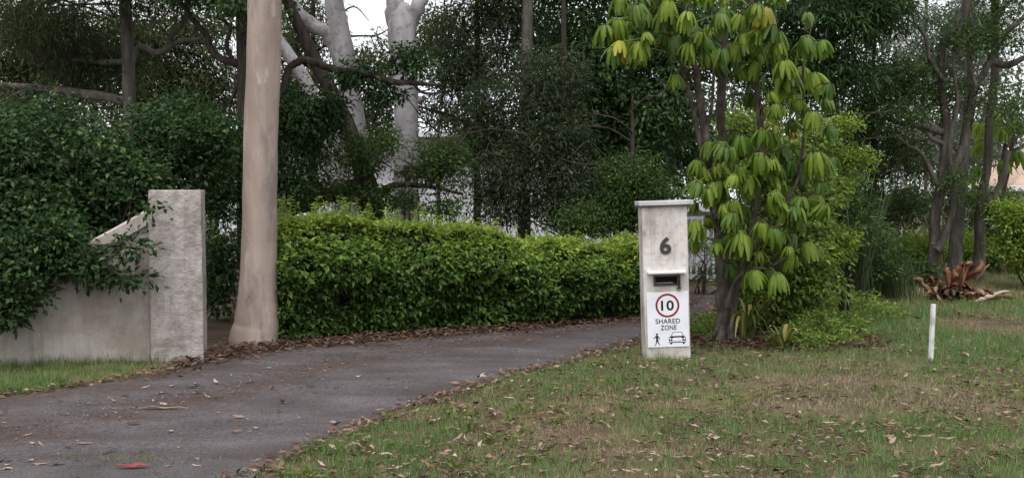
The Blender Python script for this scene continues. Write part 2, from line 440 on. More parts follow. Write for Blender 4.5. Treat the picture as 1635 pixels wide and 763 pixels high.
def make_tree(name, label, cat, base, bark, limbs, blobs, leaf, seed, group=None, n_twig=70, twig_r=.006, wob=.08, sides=12, crown_name='crown'):
    """limbs: list of (P, R): first is the trunk. leaf: dict(mat, clumps, per, rad, L, W, ...)"""
    rng = np.random.default_rng(seed)
    t = thing(name, label, cat, base, (0, 0, 0), group)
    off = np.array(t.location)
    skel, skr = [], []
    for i, (P, R) in enumerate(limbs):
        P, R = smooth_path(np.array(P, float), R)
        g = np.random.default_rng(seed * 31 + i)
        if len(P) > 6:
            jit = g.normal(0, 1, P.shape); jit = (jit + np.roll(jit, 1, 0) + np.roll(jit, -1, 0)) * (R * (.012 if i == 0 else .1))[:, None]; jit[0] = 0
            P = P + jit
        skel.append(P); skr.append(R)
        V, Fq = tube(P - off, R, sides if R.max() > .04 else 7, wob, seed + i)
        link('trunk' if i == 0 else 'branch', np_mesh('trunk' if i == 0 else 'branch', V, Fq, M[bark], None, True), t)
    if not blobs: return t
    C = in_blobs(rng, blobs, leaf['clumps'], leaf.get('shell', 1.9))
    keep = C[:, 2] > ground_z(C[:, 1]) + .1
    C = C[keep]
    if skel and n_twig:
        S = np.concatenate(skel); SR = np.concatenate(skr)
        acc = Acc()
        for c in C[rng.choice(len(C), min(n_twig, len(C)), replace=False)]:
            dd = np.linalg.norm(S - c, axis=1) + np.maximum(0, S[:, 2] - c[2]) * .6
            j = int(np.argmin(dd)); s = S[j]
            ln = np.linalg.norm(c - s)
            if ln < .15: continue
            k = rng.normal(0, .12 * ln, (2, 3))
            pts = [s, s * .66 + c * .34 + k[0] + (0, 0, .08 * ln), s * .3 + c * .7 + k[1] + (0, 0, .06 * ln), c]
            r0 = min(max(twig_r, .011 * ln), SR[j] * .7)
            P, R = smooth_path(pts, [r0, r0 * .7, r0 * .5, r0 * .3], 3)
            acc.add(tube(P - off, R, 5))
        if acc.n:
            link('twigs', acc.mesh('twigs', M[leaf.get('twig', bark)]), t, 'stuff')
    P, D, N, ll, ww, tt = clump_leaves(rng, C, leaf['per'], leaf['rad'], leaf['L'], leaf['W'], leaf.get('droop', .3), leaf.get('spread', 1.), leaf.get('flat', .7), leaf.get('upn', 1.), leaf.get('bias'))
    k = P[:, 2] > ground_z(P[:, 1]) + .02
    V, Fa = leaf_arrays(P[k] - off, D[k], N[k], ll[k], ww[k], leaf.get('fold', .22), leaf.get('curl', .12), leaf.get('wide', .45))
    link(crown_name, np_mesh(crown_name, V, Fa, M[leaf['mat']], np.repeat(tt[k], 2)), t, 'stuff')
    return t

def pbase(P):  # foot of a trunk on the ground
    return (P[0], P[1], float(ground_z(P[1])))

# ------------------------------------------------------------------ ground
gx = np.unique(np.concatenate([np.linspace(-250, -30, 12), np.linspace(-30, 30, 61), np.linspace(30, 250, 12)]))
gy = np.unique(np.concatenate([np.linspace(-60, 0, 8), np.linspace(0, 60, 61), np.linspace(60, 500, 14)]))
GX, GY = np.meshgrid(gx, gy)
V = np.stack([GX, GY, ground_z(GY)], -1).reshape(-1, 3)
w = len(gx)
i, j = np.meshgrid(np.arange(len(gy) - 1), np.arange(w - 1), indexing='ij')
b = (i * w + j).reshape(-1, 1)
Fq = np.concatenate([b, b + 1, b + w + 1, b + w], 1)
link('ground', np_mesh('ground', V, Fq, M['soil'], None, True), None, 'structure')

# driveway: runs in from the road at lower left, bends away behind the letterbox to the white gate
Lp = [(-900, 745), (-300, 668), (0, 634), (150, 612), (260, 594), (345, 574), (450, 557), (700, 537), (880, 522), (1020, 508), (1075, 488), (1095, 462)]
Rp = [(-500, 1100), (60, 900), (395, 765), (465, 728), (560, 690), (700, 637), (850, 592), (960, 562), (1035, 538), (1100, 515), (1150, 488), (1165, 462)]
def resample(pts, n):
    P = smooth_path([gnd(*p) for p in pts], [1] * len(pts), 8)[0]
    s = np.concatenate([[0], np.cumsum(np.linalg.norm(np.diff(P, axis=0), axis=1))])
    q = np.linspace(0, s[-1], n)
    return np.stack([np.interp(q, s, P[:, k]) for k in range(3)], -1)
NU, NV = 220, 28
LE, RE = resample(Lp, NU), resample(Rp, NU)
LE[:, 1] += (fbm(LE[:, 0] * 2.3, LE[:, 1] * 2.3, 3) - .5) * .22
RE[:, 1] += (fbm(RE[:, 0] * 2.6, RE[:, 1] * 2.6, 9) - .5) * .3
vv = np.linspace(0, 1, NV)[None, :, None]
G = LE[:, None] * (1 - vv) + RE[:, None] * vv
G[..., 2] = .006 + .022 * np.sin(np.pi * vv[..., 0]) ** .6 + (fbm(G[..., 0] * 1.1, G[..., 1] * 1.1, 4) - .5) * .012
G[:, 0, 2] = G[:, -1, 2] = -.01
i, j = np.meshgrid(np.arange(NU - 1), np.arange(NV - 1), indexing='ij')
b = (i * NV + j).reshape(-1, 1)
dm = np_mesh('driveway', G.reshape(-1, 3), np.concatenate([b, b + NV, b + NV + 1, b + 1], 1), M['asphalt'], None, True)
vq = np.repeat(np.linspace(0, 1, NV)[None], NU, 0); nz_ = fbm(G[..., 0] * 1.3, G[..., 1] * 2.6, 51)
soilin = .95 * np.exp(-(vq / .17) ** 2) + .75 * np.exp(-((vq - .45) / .085) ** 2) + .5 * np.exp(-((1 - vq) / .05) ** 2)   # leaf mould worked into the crown and the edges
soilin = np.clip(soilin * (.6 + 1.3 * nz_) + (nz_ - .42) * 1.5, 0, 1)
a_ = dm.attributes.new('soiling', 'FLOAT', 'POINT'); a_.data.foreach_set('value', soilin.astype(np.float32).ravel())
drive = link('driveway', dm, None, 'structure')
DRIVE_POLY = np.concatenate([LE[:, :2], RE[::-1, :2]])
def in_poly(P, poly):
    x, y = P[:, 0], P[:, 1]; ins = np.zeros(len(P), bool)
    a = poly; c = np.roll(poly, -1, 0)
    for (x0, y0), (x1, y1) in zip(a, c):
        if y0 == y1: continue
        ins ^= ((y0 > y) != (y1 > y)) & (x < (x1 - x0) * (y - y0) / (y1 - y0) + x0)
    return ins
def drive_dist(P):
    E = np.concatenate([LE[:, :2], RE[:, :2]])[::2]
    out = np.empty(len(P))
    for s in range(0, len(P), 40000):
        out[s:s + 40000] = np.sqrt(((P[s:s + 40000, None, :2] - E[None]) ** 2).sum(-1).min(1))
    return out

# old coarse seal of the roadside apron, with its ragged joint across the driveway
e0 = np.linspace(-560, 425, 60)
ap = np.array([gnd(x, 745 + 3 * math.sin(x * .05) + 2.2 * math.sin(x * .21) + max(0, x - 250) * -.02) for x in e0])
lo = np.array([gnd(-560 + (x + 560) * .6, 1250) for x in e0])
rows = np.stack([ap * (1 - k) + lo * k for k in np.linspace(0, 1, 8)], 0)
rows[..., 2] = .034
rows[0, :, 2] = .0345
i, j = np.meshgrid(np.arange(7), np.arange(59), indexing='ij')
b = (i * 60 + j).reshape(-1, 1)
link('road_apron', np_mesh('road_apron', rows.reshape(-1, 3), np.concatenate([b, b + 60, b + 61, b + 1], 1), M['asphalt_old'], None, True), None, 'structure')

# ------------------------------------------------------------------ grass
rng = np.random.default_rng(11)
def patches(P, lst):
    s = np.zeros(len(P))
    for px, py, rx, ry, a in lst:
        c = gnd(px, py); ex = gnd(px + rx, py); ey = gnd(px, py - ry)
        wx, wy = abs(ex[0] - c[0]), abs(ey[1] - c[1])
        s += a * np.exp(-(((P[:, 0] - c[0]) / wx) ** 2 + ((P[:, 1] - c[1]) / wy) ** 2))
    return s
GREEN = [(1130, 695, 150, 18, .4), (1500, 690, 150, 22, .3), (1500, 545, 170, 30, .5), (1100, 590, 200, 14, .3), (1420, 525, 90, 25, .4), (1600, 560, 120, 18, .35), (1480, 500, 60, 14, .3), (640, 735, 190, 34, .42), (1250, 750, 260, 16, .25),
         (1550, 500, 90, 12, .2), (950, 610, 160, 18, .2)]
DRY = [(930, 692, 90, 14, .5), (1250, 652, 260, 9, .3), (1050, 722, 240, 8, .3), (1580, 520, 110, 12, .6), (1500, 716, 200, 8, .28), (1330, 610, 220, 6, .2), (1600, 655, 120, 7, .2)]
BARE = [(930, 692, 80, 12, .75), (1590, 518, 95, 12, .9), (1300, 660, 120, 6, .35), (1180, 722, 150, 6, .35), (1500, 720, 120, 6, .3)]
def grass_field(n, x0, x1, y0, y1, hmin, hmax, mask, seed):
    g = np.random.default_rng(seed)
    # even coverage on screen: more blades per square metre close by
    y = 1 / g.uniform(1 / y1, 1 / y0, n) if y0 > 0 else g.uniform(y0, y1, n)
    P = np.stack([g.uniform(x0, x1, n), y, np.zeros(n)], -1)
    return P[mask(P)]
BED_C = gnd(1240, 560)
def bed(P):  # mulched bed under the umbrella tree
    c = gnd(1245, 548)
    return ((P[:, 0] - c[0]) / 1.12) ** 2 + ((P[:, 1] - c[1] - .25) / .72) ** 2
def lawn_mask(P):
    inside = in_poly(P, DRIVE_POLY)
    E = RE[:, :2]
    xr = np.interp(P[:, 1], E[:, 1], E[:, 0])
    right = P[:, 0] > xr - .02
    n = fbm(P[:, 0] * 1.7, P[:, 1] * 1.7, 6)
    bare = patches(P, BARE) * 1.1 + np.clip(n - .62, 0, 1) * 2
    bd = np.clip((1.25 - bed(P)) * 1.6, 0, 1)
    g = np.random.default_rng(3).random(len(P))
    return (~inside) & right & (g > bare) & (g > bd) & (P[:, 1] < 22)
P1 = grass_field(720000, -3, 14, 4.6, 20, 0, 0, lawn_mask, 21)
def verge_mask(P):
    E = LE[:, :2]
    yl = np.interp(P[:, 0], E[:, 0], E[:, 1])
    wall_y = 8.84 + (P[:, 0] + 3.25) * .23
    g = np.random.default_rng(4).random(len(P))
    return (P[:, 1] > yl + .02 + .1 * (g - .3)) & (P[:, 1] < wall_y + .05) & (P[:, 0] < -2.95) & (g > np.clip((P[:, 0] + 3.5) * 1.5, 0, .85))
P2 = grass_field(120000, -8, -2.9, 7.2, 9.2, 0, 0, verge_mask, 22)
def strip_mask(P):  # tuft in the joint of the apron
    return fbm(P[:, 0] * 3, P[:, 1] * 9, 8) > .45
c_ = gnd(205, 742)
P3 = np.stack([rng.normal(c_[0], .2, 130), rng.normal(c_[1], .02, 130), np.full(130, .03)], -1)
def blades(P, hbase, seed, verge=False):
    g = np.random.default_rng(seed); n = len(P)
    pn = fbm(P[:, 0] * .9, P[:, 1] * .9, 12)
    green = .62 + (pn - .5) * 1.0 + (fbm(P[:, 0] * 4, P[:, 1] * 4, 15) - .5) * .8 + (fbm(P[:, 0] * 13, P[:, 1] * 13, 16) - .5) * .5
    if not verge:
        green += patches(P, GREEN) - patches(P, DRY)
    else: green += .12
    lush = np.clip(green, 0, 1)
    tuft = np.clip(fbm(P[:, 0] * 9, P[:, 1] * 9, 44) - .35, 0, 1) * 2.2
    h = hbase * g.uniform(.4, 1.4, n) * (.5 + .7 * lush) * (.62 + tuft)
    if not verge:  # unmown rim round the letterbox and the bed
        c = np.array([1.44, 9.1]); q = np.exp(-(((P[:, 0] - c[0]) / .45) ** 2 + ((P[:, 1] - c[1]) / .28) ** 2))
        rim = np.exp(-((bed(P) - 1.25) / .25) ** 2)
        far = np.clip((P[:, 1] - 9.2) / 2, 0, 1) * (P[:, 0] > 3.2)
        h *= 1 + 1.7 * q * g.random(n) + .7 * rim * g.random(n) + .9 * far
    else:
        q = np.clip((P[:, 1] - 8.84 - (P[:, 0] + 3.25) * .23 + .16) / .16, 0, 1); h *= 1 + 1.4 * q * g.random(n)
    az = g.uniform(0, 2 * np.pi, n); lean = g.uniform(.1, 1.0, n)
    side = np.stack([np.cos(az), np.sin(az), np.zeros(n)], -1)
    fw = np.stack([-np.sin(az), np.cos(az), np.zeros(n)], -1)
    wd = (.0022 + .0004 * P[:, 1]) * g.uniform(.6, 1.3, n)
    B0 = P - side * wd[:, None] * .5; B1 = P + side * wd[:, None] * .5
    T = P + fw * (h * lean)[:, None] + np.array((0, 0, 1.)) * h[:, None]
    V = np.stack([B0, B1, T], 1).reshape(-1, 3)
    t = np.clip(green + g.normal(0, .24, n), 0, 1)
    t = np.where(g.random(n) < .1, g.uniform(0, .25, n), t)
    return V, np.arange(3 * n).reshape(-1, 3), t
V, Fa, t = blades(P1, .042, 31)
link('lawn_grass', np_mesh('lawn_grass', V, Fa, M['grass'], t), None, 'stuff')
V, Fa, t = blades(P2, .05, 32, True)
link('verge_grass', np_mesh('verge_grass', V, Fa, M['grass'], t), None, 'stuff')
V, Fa, t = blades(P3, .05, 33, True)
link('joint_weed_grass', np_mesh('joint_weed_grass', V, Fa, M['grass'], t), None, 'stuff')

# ------------------------------------------------------------------ gate wall on the left
YAW = math.radians(13)
gw = thing('gate_wall', 'weathered cream rendered wall sweeping up to a square end pillar beside the gum tree', 'wall', gnd(241, 581), (0, 0, YAW))
def rough_box(x0, x1, y0, y1, z0, z1, cut, amp, seed):
    bm = box_bm(x0, x1, y0, y1, z0, z1, .012)
    bmesh.ops.subdivide_edges(bm, edges=bm.edges[:], cuts=cut, use_grid_fill=True)
    for v in bm.verts:
        k = fbm(v.co.x * 7 + v.co.y * 5, v.co.z * 7, seed) - .5
        k2 = fbm(v.co.x * 19 + v.co.y * 13, v.co.z * 15, seed + 3) - .5
        v.co.y += amp * (k + .7 * k2); v.co.x += amp * .5 * float(fbm(v.co.y * 8, v.co.z * 9, seed + 6) - .5)
    return bm
link('pillar', bm_mesh('pillar', rough_box(0, .455, 0, .44, -.1, 1.565, 26, .026, 3), M['render_cream'], True), gw)
# wall panel: level run, then a concave sweep up to the pillar
top = []
for x in np.linspace(-6, -.001, 90):
    s = max(0., 1 + x / 1.15)
    top.append((x, .80 + .56 * s ** 1.25))
pts = [(-6, -.1)] + top + [(-.001, -.1)]
bm = bmesh.new()
fr, bk = [], []
for x, zt in top:
    col_f, col_b = [], []
    for k in range(15):
        z = -.1 + (zt + .1) * k / 14
        dy = (float(fbm(x * 3, z * 3, 21)) - .5) * .012
        col_f.append(bm.verts.new((x, .05 + dy, z))); col_b.append(bm.verts.new((x, .27, z)))
    fr.append(col_f); bk.append(col_b)
for a in range(len(top) - 1):
    for k in range(14):
        bm.faces.new((fr[a][k], fr[a + 1][k], fr[a + 1][k + 1], fr[a][k + 1]))
        bm.faces.new((bk[a][k], bk[a][k + 1], bk[a + 1][k + 1], bk[a + 1][k]))
    bm.faces.new((fr[a][14], fr[a + 1][14], bk[a + 1][14], bk[a][14]))
link('wall_panel', bm_mesh('wall_panel', bm, M['render_wall'], True), gw)
bm = bmesh.new(); rings = []
for q, (x, z) in enumerate(top):
    nx, nz = (top[min(q + 1, 89)][0] - top[max(q - 1, 0)][0]), (top[min(q + 1, 89)][1] - top[max(q - 1, 0)][1])
    l = math.hypot(nx, nz); ux, uz = -nz / l, nx / l
    rings.append([bm.verts.new((min(x + ux * o, -.002), y, z + uz * o)) for y, o in ((.012, -.085), (.012, .02), (.03, .036), (.28, .036), (.295, .02), (.295, -.085))])
for a in range(89):
    for k in range(6):
        bm.faces.new((rings[a][k], rings[a + 1][k], rings[a + 1][(k + 1) % 6], rings[a][(k + 1) % 6]))
link('coping', bm_mesh('coping', bm, M['render_wall'], False), gw)

# ------------------------------------------------------------------ letterbox pillar and sign
LEAN = math.radians(-1.9)
lb_at = gnd(1067, 575)
lb = thing('letterbox_pillar', 'stained white letterbox pillar with flat cap, house number 6 and mail slot', 'letterbox', lb_at, (0, LEAN, 0))
bm = bmesh.new()   # body as a shell with a real recess for the slot
SX0, SX1, SZ0, SZ1 = -.105, .118, .697, .778
W2, H, DP = .208, 1.425, .27
xs, zs = [-W2, SX0, SX1, W2], [-.08, SZ0, SZ1, H]
g_ = [[bm.verts.new((x, 0, z)) for x in xs] for z in zs]
for a in range(3):
    for c in range(3):
        if (a, c) == (1, 1): continue
        bm.faces.new((g_[a][c], g_[a][c + 1], g_[a + 1][c + 1], g_[a + 1][c]))
inner = [bm.verts.new((x, .16, z)) for x, z in ((SX0, SZ0), (SX1, SZ0), (SX1, SZ1), (SX0, SZ1))]
rim = [g_[1][1], g_[1][2], g_[2][2], g_[2][1]]
for k in range(4):
    bm.faces.new((rim[k], rim[(k + 1) % 4], inner[(k + 1) % 4], inner[k]))
bm.faces.new(inner[::-1])
bb = [bm.verts.new((x, DP, z)) for x, z in ((-W2, -.08), (W2, -.08), (W2, H), (-W2, H))]
bm.faces.new(bb)
bm.faces.new([g_[k][0] for k in range(4)] + [bb[3], bb[0]])
bm.faces.new([g_[k][3] for k in (3, 2, 1, 0)] + [bb[1], bb[2]])
bm.faces.new([g_[3][k] for k in range(4)] + [bb[2], bb[3]])
bm.faces.new([g_[0][k] for k in (3, 2, 1, 0)] + [bb[0], bb[1]])
body = link('body', bm_mesh('body', bm, M['pillar_paint']), lb)
md = body.modifiers.new('edge', 'BEVEL'); md.width = .008; md.segments = 2; md.limit_method = 'ANGLE'; md.angle_limit = math.radians(50)
cap = link('cap', bm_mesh('cap', box_bm(-.235, .262, -.035, DP + .03, H + .002, H + .042, .006), M['cap_stone']), lb)
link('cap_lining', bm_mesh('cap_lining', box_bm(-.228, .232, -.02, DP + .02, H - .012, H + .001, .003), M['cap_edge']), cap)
link('ledge', bm_mesh('ledge', box_bm(-.175, .172, -.075, .01, .806, .828, .004), M['white_paint']), lb)
slot = bmesh.new()
for a in ((SX0 - .012, SX1 + .012, SZ1 - .006, SZ1 + .008), (SX0 - .012, SX1 + .012, SZ0 - .008, SZ0 + .006), (SX0 - .012, SX0 + .006, SZ0 + .007, SZ1 - .007), (SX1 - .006, SX1 + .012, SZ0 + .007, SZ1 - .007)):
    box_bm(a[0], a[1], -.008, .02, a[2], a[3], .002, slot)
sl = link('mail_slot', bm_mesh('mail_slot', slot, M['slot_frame']), lb)
link('slot_back', bm_mesh('slot_back', box_bm(SX0 + .002, SX1 - .002, .1, .15, SZ0 + .002, SZ1 - .002), M['slot_inside']), sl)
bm = bmesh.new(); box_bm(SX0 + .02, SX1 - .05, .03, .09, SZ0 + .012, SZ0 + .017, 0, bm)
pp = link('paper', bm_mesh('paper', bm, M['paper']), sl)
bm = bmesh.new(); box_bm(.108, .12, -.03, -.009, .672, .742, .002, bm); box_bm(.092, .134, -.034, -.006, .664, .6715, .002, bm)
link('latch', bm_mesh('latch', bm, M['dark_metal']), lb)

def text_mesh(txt, w, h, mat, offset=.0, ext=.0015, name='lettering'):
    cu = bpy.data.curves.new('txt', 'FONT')
    cu.body = txt; cu.size = 1.0; cu.offset = offset; cu.extrude = .05; cu.resolution_u = 8
    cu.space_character = 1.06
    ob = bpy.data.objects.new('txt', cu); COL.objects.link(ob)
    bpy.context.view_layer.update()
    me = bpy.data.meshes.new_from_object(ob.evaluated_get(bpy.context.evaluated_depsgraph_get()))
    bpy.data.objects.remove(ob); bpy.data.curves.remove(cu)
    n = len(me.vertices); co = np.empty(n * 3, np.float32); me.vertices.foreach_get('co', co); co = co.reshape(-1, 3)
    mn, mx = co.min(0), co.max(0); u = (co - (mn + mx) / 2) / (mx - mn)
    out = np.stack([u[:, 0] * w, -u[:, 2] * ext, u[:, 1] * h], -1)
    me.vertices.foreach_set('co', out.astype(np.float32).ravel()); me.update()
    me.materials.clear(); me.materials.append(M[mat]); me.name = name
    return me
o = link('house_number', text_mesh('6', .103, .16, 'number_grey', .028, .01, 'house_number'), lb); o.location = (.0, -.0055, 1.058)

sg = thing('speed_zone_sign', 'white sign with red ring 10, SHARED ZONE, walker and car, fixed on letterbox pillar', 'sign', lb_at, (0, LEAN, 0))
SGX = .006
pn = link('panel', bm_mesh('panel', box_bm(SGX - .19, SGX + .19, -.0065, -.0015, .125, .632, .0015), M['sign_white']), sg)
def ring_bm(cx, cz, r0, r1, y0, y1, n=64):
    bm = bmesh.new(); q = []
    for k in range(n):
        a = 2 * math.pi * k / n; c, s = math.cos(a), math.sin(a)
        q.append([bm.verts.new((cx + r * c, y, cz + r * s)) for r, y in ((r0, y0), (r1, y0), (r1, y1), (r0, y1))])
    for k in range(n):
        for e in range(4):
            bm.faces.new((q[k][e], q[(k + 1) % n][e], q[(k + 1) % n][(e + 1) % 4], q[k][(e + 1) % 4]))
    return bm
link('speed_ring', bm_mesh('speed_ring', ring_bm(SGX - .002, .508, .091, .11, -.0075, -.0067), M['sign_red']), sg)
def put_text(name, txt, w, h, x, z, off):
    o = link(name, text_mesh(txt, w, h, 'black_print', off, .0008, name), sg); o.location = (x, -.0071, z)
put_text('speed_number', '10', .118, .094, SGX - .002, .508, .022)
put_text('lettering', 'SHARED', .226, .045, SGX - .002, .364, .012)
put_text('lettering', 'ZONE', .146, .045, SGX + .004, .304, .012)
# walking figure
def disc(cx, cz, r, n=20): return [(cx + r * math.cos(2 * math.pi * k / n), cz + r * math.sin(2 * math.pi * k / n)) for k in range(n)]
bm = bmesh.new()
def seg2(bm, a, c, r0, r1, y0=-.0075, y1=-.0067):
    dx, dz = c[0] - a[0], c[1] - a[1]; l = math.hypot(dx, dz); ux, uz = -dz / l, dx / l
    prism_bm([(a[0] + ux * r0, a[1] + uz * r0), (c[0] + ux * r1, c[1] + uz * r1), (c[0] - ux * r1, c[1] - uz * r1), (a[0] - ux * r0, a[1] - uz * r0)], y0, y1, bm)
qx, qz = SGX - .105, .142
prism_bm(disc(qx, qz + .103, .0095), -.0075, -.0067, bm)
prism_bm([(qx - .011, qz + .091), (qx + .012, qz + .09), (qx + .009, qz + .048), (qx - .008, qz + .048)], -.0078, -.0067, bm)
for a, c, r0, r1, y in (((qx - .002, qz + .05), (qx - .008, qz + .024), .0065, .0045, -.0074), ((qx - .008, qz + .026), (qx - .014, qz + .002), .0045, .003, -.0073), ((qx + .004, qz + .05), (qx + .01, qz + .026), .0065, .0045, -.0076), ((qx + .01, qz + .028), (qx + .022, qz + .006), .0045, .003, -.0072), ((qx - .014, qz + .001), (qx - .022, qz + .001), .003, .002, -.0077), ((qx + .02, qz + .006), (qx + .028, qz + .01), .003, .002, -.0079),
                          ((qx - .009, qz + .086), (qx - .022, qz + .068), .004, .003, -.00745), ((qx - .021, qz + .069), (qx - .036, qz + .068), .003, .002, -.00735), ((qx + .01, qz + .085), (qx + .021, qz + .066), .004, .003, -.00755), ((qx + .021, qz + .067), (qx + .026, qz + .05), .003, .002, -.00725)):
    seg2(bm, a, c, r0, r1, y)
link('walker_symbol', bm_mesh('walker_symbol', bm, M['black_print']), sg)
# car seen head on
cx_, cz_ = SGX + .082, .15
bm = bmesh.new()
Y0, Y1 = -.0075, -.0067
outl = [(-.078, .03), (-.08, .05), (-.074, .066), (-.058, .074), (-.045, .106), (-.03, .113), (.03, .113), (.045, .106), (.058, .074), (.074, .066), (.08, .05), (.078, .03)]
prism_bm([(cx_ + a, cz_ + c) for a, c in outl], Y0, Y1, bm)
for s in (-1, 1):
    prism_bm([(cx_ + s * .066, cz_ + .0), (cx_ + s * .048, cz_ + .0), (cx_ + s * .048, cz_ + .0135), (cx_ + s * .066, cz_ + .0135)], Y0, Y1, bm)
prism_bm([(cx_ - .082, cz_ + .014), (cx_ + .082, cz_ + .014), (cx_ + .082, cz_ + .0195), (cx_ - .082, cz_ + .0195)], Y0 - .0002, Y1, bm)
car = link('car_symbol', bm_mesh('car_symbol', bm, M['black_print']), sg)
bm = bmesh.new()
wy0, wy1 = -.0085, -.0078
prism_bm([(cx_ - .052, cz_ + .075), (cx_ + .052, cz_ + .075), (cx_ + .04, cz_ + .103), (cx_ + .028, cz_ + .108), (cx_ - .028, cz_ + .108), (cx_ - .04, cz_ + .103)], wy0, wy1, bm)
prism_bm([(cx_ - .044, cz_ + .032), (cx_ + .044, cz_ + .032), (cx_ + .049, cz_ + .05), (cx_ + .036, cz_ + .06), (cx_ - .036, cz_ + .06), (cx_ - .049, cz_ + .05)], wy0, wy1, bm)
for s in (-1, 1): prism_bm(disc(cx_ + s * .065, cz_ + .05, .0095), wy0, wy1, bm)
prism_bm([(cx_ - .07, cz_ + .0225), (cx_ + .07, cz_ + .0225), (cx_ + .07, cz_ + .028), (cx_ - .07, cz_ + .028)], wy0, wy1, bm)
link('car_highlights', bm_mesh('car_highlights', bm, M['sign_white']), car)

# ------------------------------------------------------------------ white stake on the lawn
sa = gnd(1486, 574)
stk = link('marker_stake', bm_mesh('marker_stake', box_bm(-.017, .017, -.017, .017, -.12, .515, .004), M['stake_white']))
stk.location = tuple(sa); stk.rotation_euler = (.0, math.radians(2.0), .3)
tag(stk, 'slim white marker stake standing in the lawn on the right', 'stake')

# ------------------------------------------------------------------ houses, gate, garden table, grey fence
def house(name, label, x0, x1, y0, y1, zb, zw, zr, wall, roof, ov=.5):
    h = thing(name, label, 'house', ((x0 + x1) / 2, y0, zb))
    ox, oy = (x0 + x1) / 2, y0
    nb = 12
    link('wall', bm_mesh('wall', box_bm(x0 - ox, x1 - ox, 0, y1 - y0, 0, zw - zb), M[wall]), h)
    bm = bmesh.new()
    a = [(x0 - ox - ov, -ov), (x1 - ox + ov, -ov), (x1 - ox + ov, y1 - y0 + ov), (x0 - ox - ov, y1 - y0 + ov)]
    zz = zw - zb + .02
    v = [bm.verts.new((p[0], p[1], zz)) for p in a]
    ins = (y1 - y0) / 2 + ov
    r = [bm.verts.new((x0 - ox - ov + ins, (y1 - y0) / 2, zr - zb)), bm.verts.new((x1 - ox + ov - ins, (y1 - y0) / 2, zr - zb))]
    for f in ((v[0], v[1], r[1], r[0]), (v[1], v[2], r[1]), (v[2], v[3], r[0], r[1]), (v[3], v[0], r[0]), (v[3], v[2], v[1], v[0])): bm.faces.new(f)
    rf = link('roof', bm_mesh('roof', bm, M[roof]), h)
    bm = bmesh.new()
    box_bm(x0 - ox - ov - .1, x1 - ox + ov + .1, -ov - .12, -ov - .003, zz - .05, zz + .1, .01, bm)
    box_bm(x0 - ox - ov - .1, x0 - ox - ov - .003, -ov, y1 - y0 + ov, zz - .05, zz + .1, .01, bm)
    link('gutter', bm_mesh('gutter', bm, M['white_paint']), rf)
    return h
def boards(h, x0, x1, z0, z1, n, mat):
    st = (z1 - z0) / n
    me = bm_mesh('board', box_bm(x0, x1, -.024, -.003, 0, st - .012), M[mat])
    for k in range(n):
        o = link('board', me, h); o.location = (0, 0, z0 + k * st)
def windows(h, lst):
    for x, z, w_, hh in lst:
        f = bmesh.new()
        for q in ((x - .06, x + w_ + .06, z - .06, z), (x - .06, x + w_ + .06, z + hh, z + hh + .06), (x - .06, x, z, z + hh), (x + w_, x + w_ + .06, z, z + hh)):
            box_bm(q[0], q[1], -.06, -.002, q[2], q[3], 0, f)
        wf = link('window', bm_mesh('window', f, M['white_paint']), h)
        link('pane', bm_mesh('pane', box_bm(x + .001, x + w_ - .001, -.032, -.026, z + .001, z + hh - .001), M['glass']), wf)
M['glass'] = plain_mat('glass', (.05, .06, .07), .08, .6)
h1 = house('white_house', 'long white house glimpsed through the trees behind the clipped hedge', -7.6, 3.4, 25.5, 33, -.4, 2.95, 4.6, 'house_wall', 'roof_pale', .55)
boards(h1, -5.5, 5.5, .1, 3.3, 16, 'house_wall')
windows(h1, [(-4.9, 1.2, 1.2, 1.2), (3.0, 1.2, 1.2, 1.2)])
h2 = house('tan_roofed_house', 'neighbouring house with tan roof and white gutter at the right edge', 15.7, 27, 30.5, 35, -.7, 1.6, 3.4, 'house_wall', 'roof_tan', .6)
windows(h2, [(-4.5, .9, 1.4, 1.0)])
h3 = house('white_carport', 'low white roofed carport behind the letterbox pillar and the white gate', 3.4, 7.2, 21.5, 25.5, -.2, 1.15, 1.75, 'house_wall', 'roof_pale', .35)

ga = gnd(1118, 449)
gt = thing('white_gate', 'white picket gate with two rails between letterbox pillar and umbrella tree', 'gate', ga)
for x, w_ in ((-.75, .08), (.98, .08)):
    link('gate_post', bm_mesh('gate_post', box_bm(x - w_ / 2, x + w_ / 2, -.04, .04, -.05, 1.2, .006), M['white_paint']), gt)
for z in (.06, .36, 1.06):
    link('rail', bm_mesh('rail', box_bm(-.705, .935, -.02, .02, z, z + .06, .004), M['white_paint']), gt)
me = bm_mesh('paling', box_bm(-.018, .018, -.045, -.022, .04, 1.1, .004), M['white_paint'])
for k in range(17):
    o = link('paling', me, gt); o.location = (-.66 + k * .098, 0, 0)

ta = np.array(at(1396, 393, 21.0)); ta[2] = float(ground_z(21.0))
tb = thing('garden_table', 'white pedestal garden table half hidden in reeds and shrubs', 'table', ta)
zt = at(1396, 346, 21.0)[2] - ta[2]
bm = bmesh.new(); bmesh.ops.create_cone(bm, cap_ends=True, segments=24, radius1=.27, radius2=.25, depth=.05, matrix=Matrix.Translation((0, 0, zt)))
link('table_top', bm_mesh('table_top', bm, M['white_paint']), tb)
P, R = smooth_path([(0, 0, .02), (0, 0, .1), (0, 0, zt * .5), (0, 0, zt - .03)], [.05, .03, .025, .04])
V, Fq = tube(P, R, 12); link('pedestal', np_mesh('pedestal', V, Fq, M['white_paint'], None, True), tb)
bm = bmesh.new(); bmesh.ops.create_cone(bm, cap_ends=True, segments=20, radius1=.18, radius2=.06, depth=.06, matrix=Matrix.Translation((0, 0, .03)))
link('base', bm_mesh('base', bm, M['white_paint']), tb)

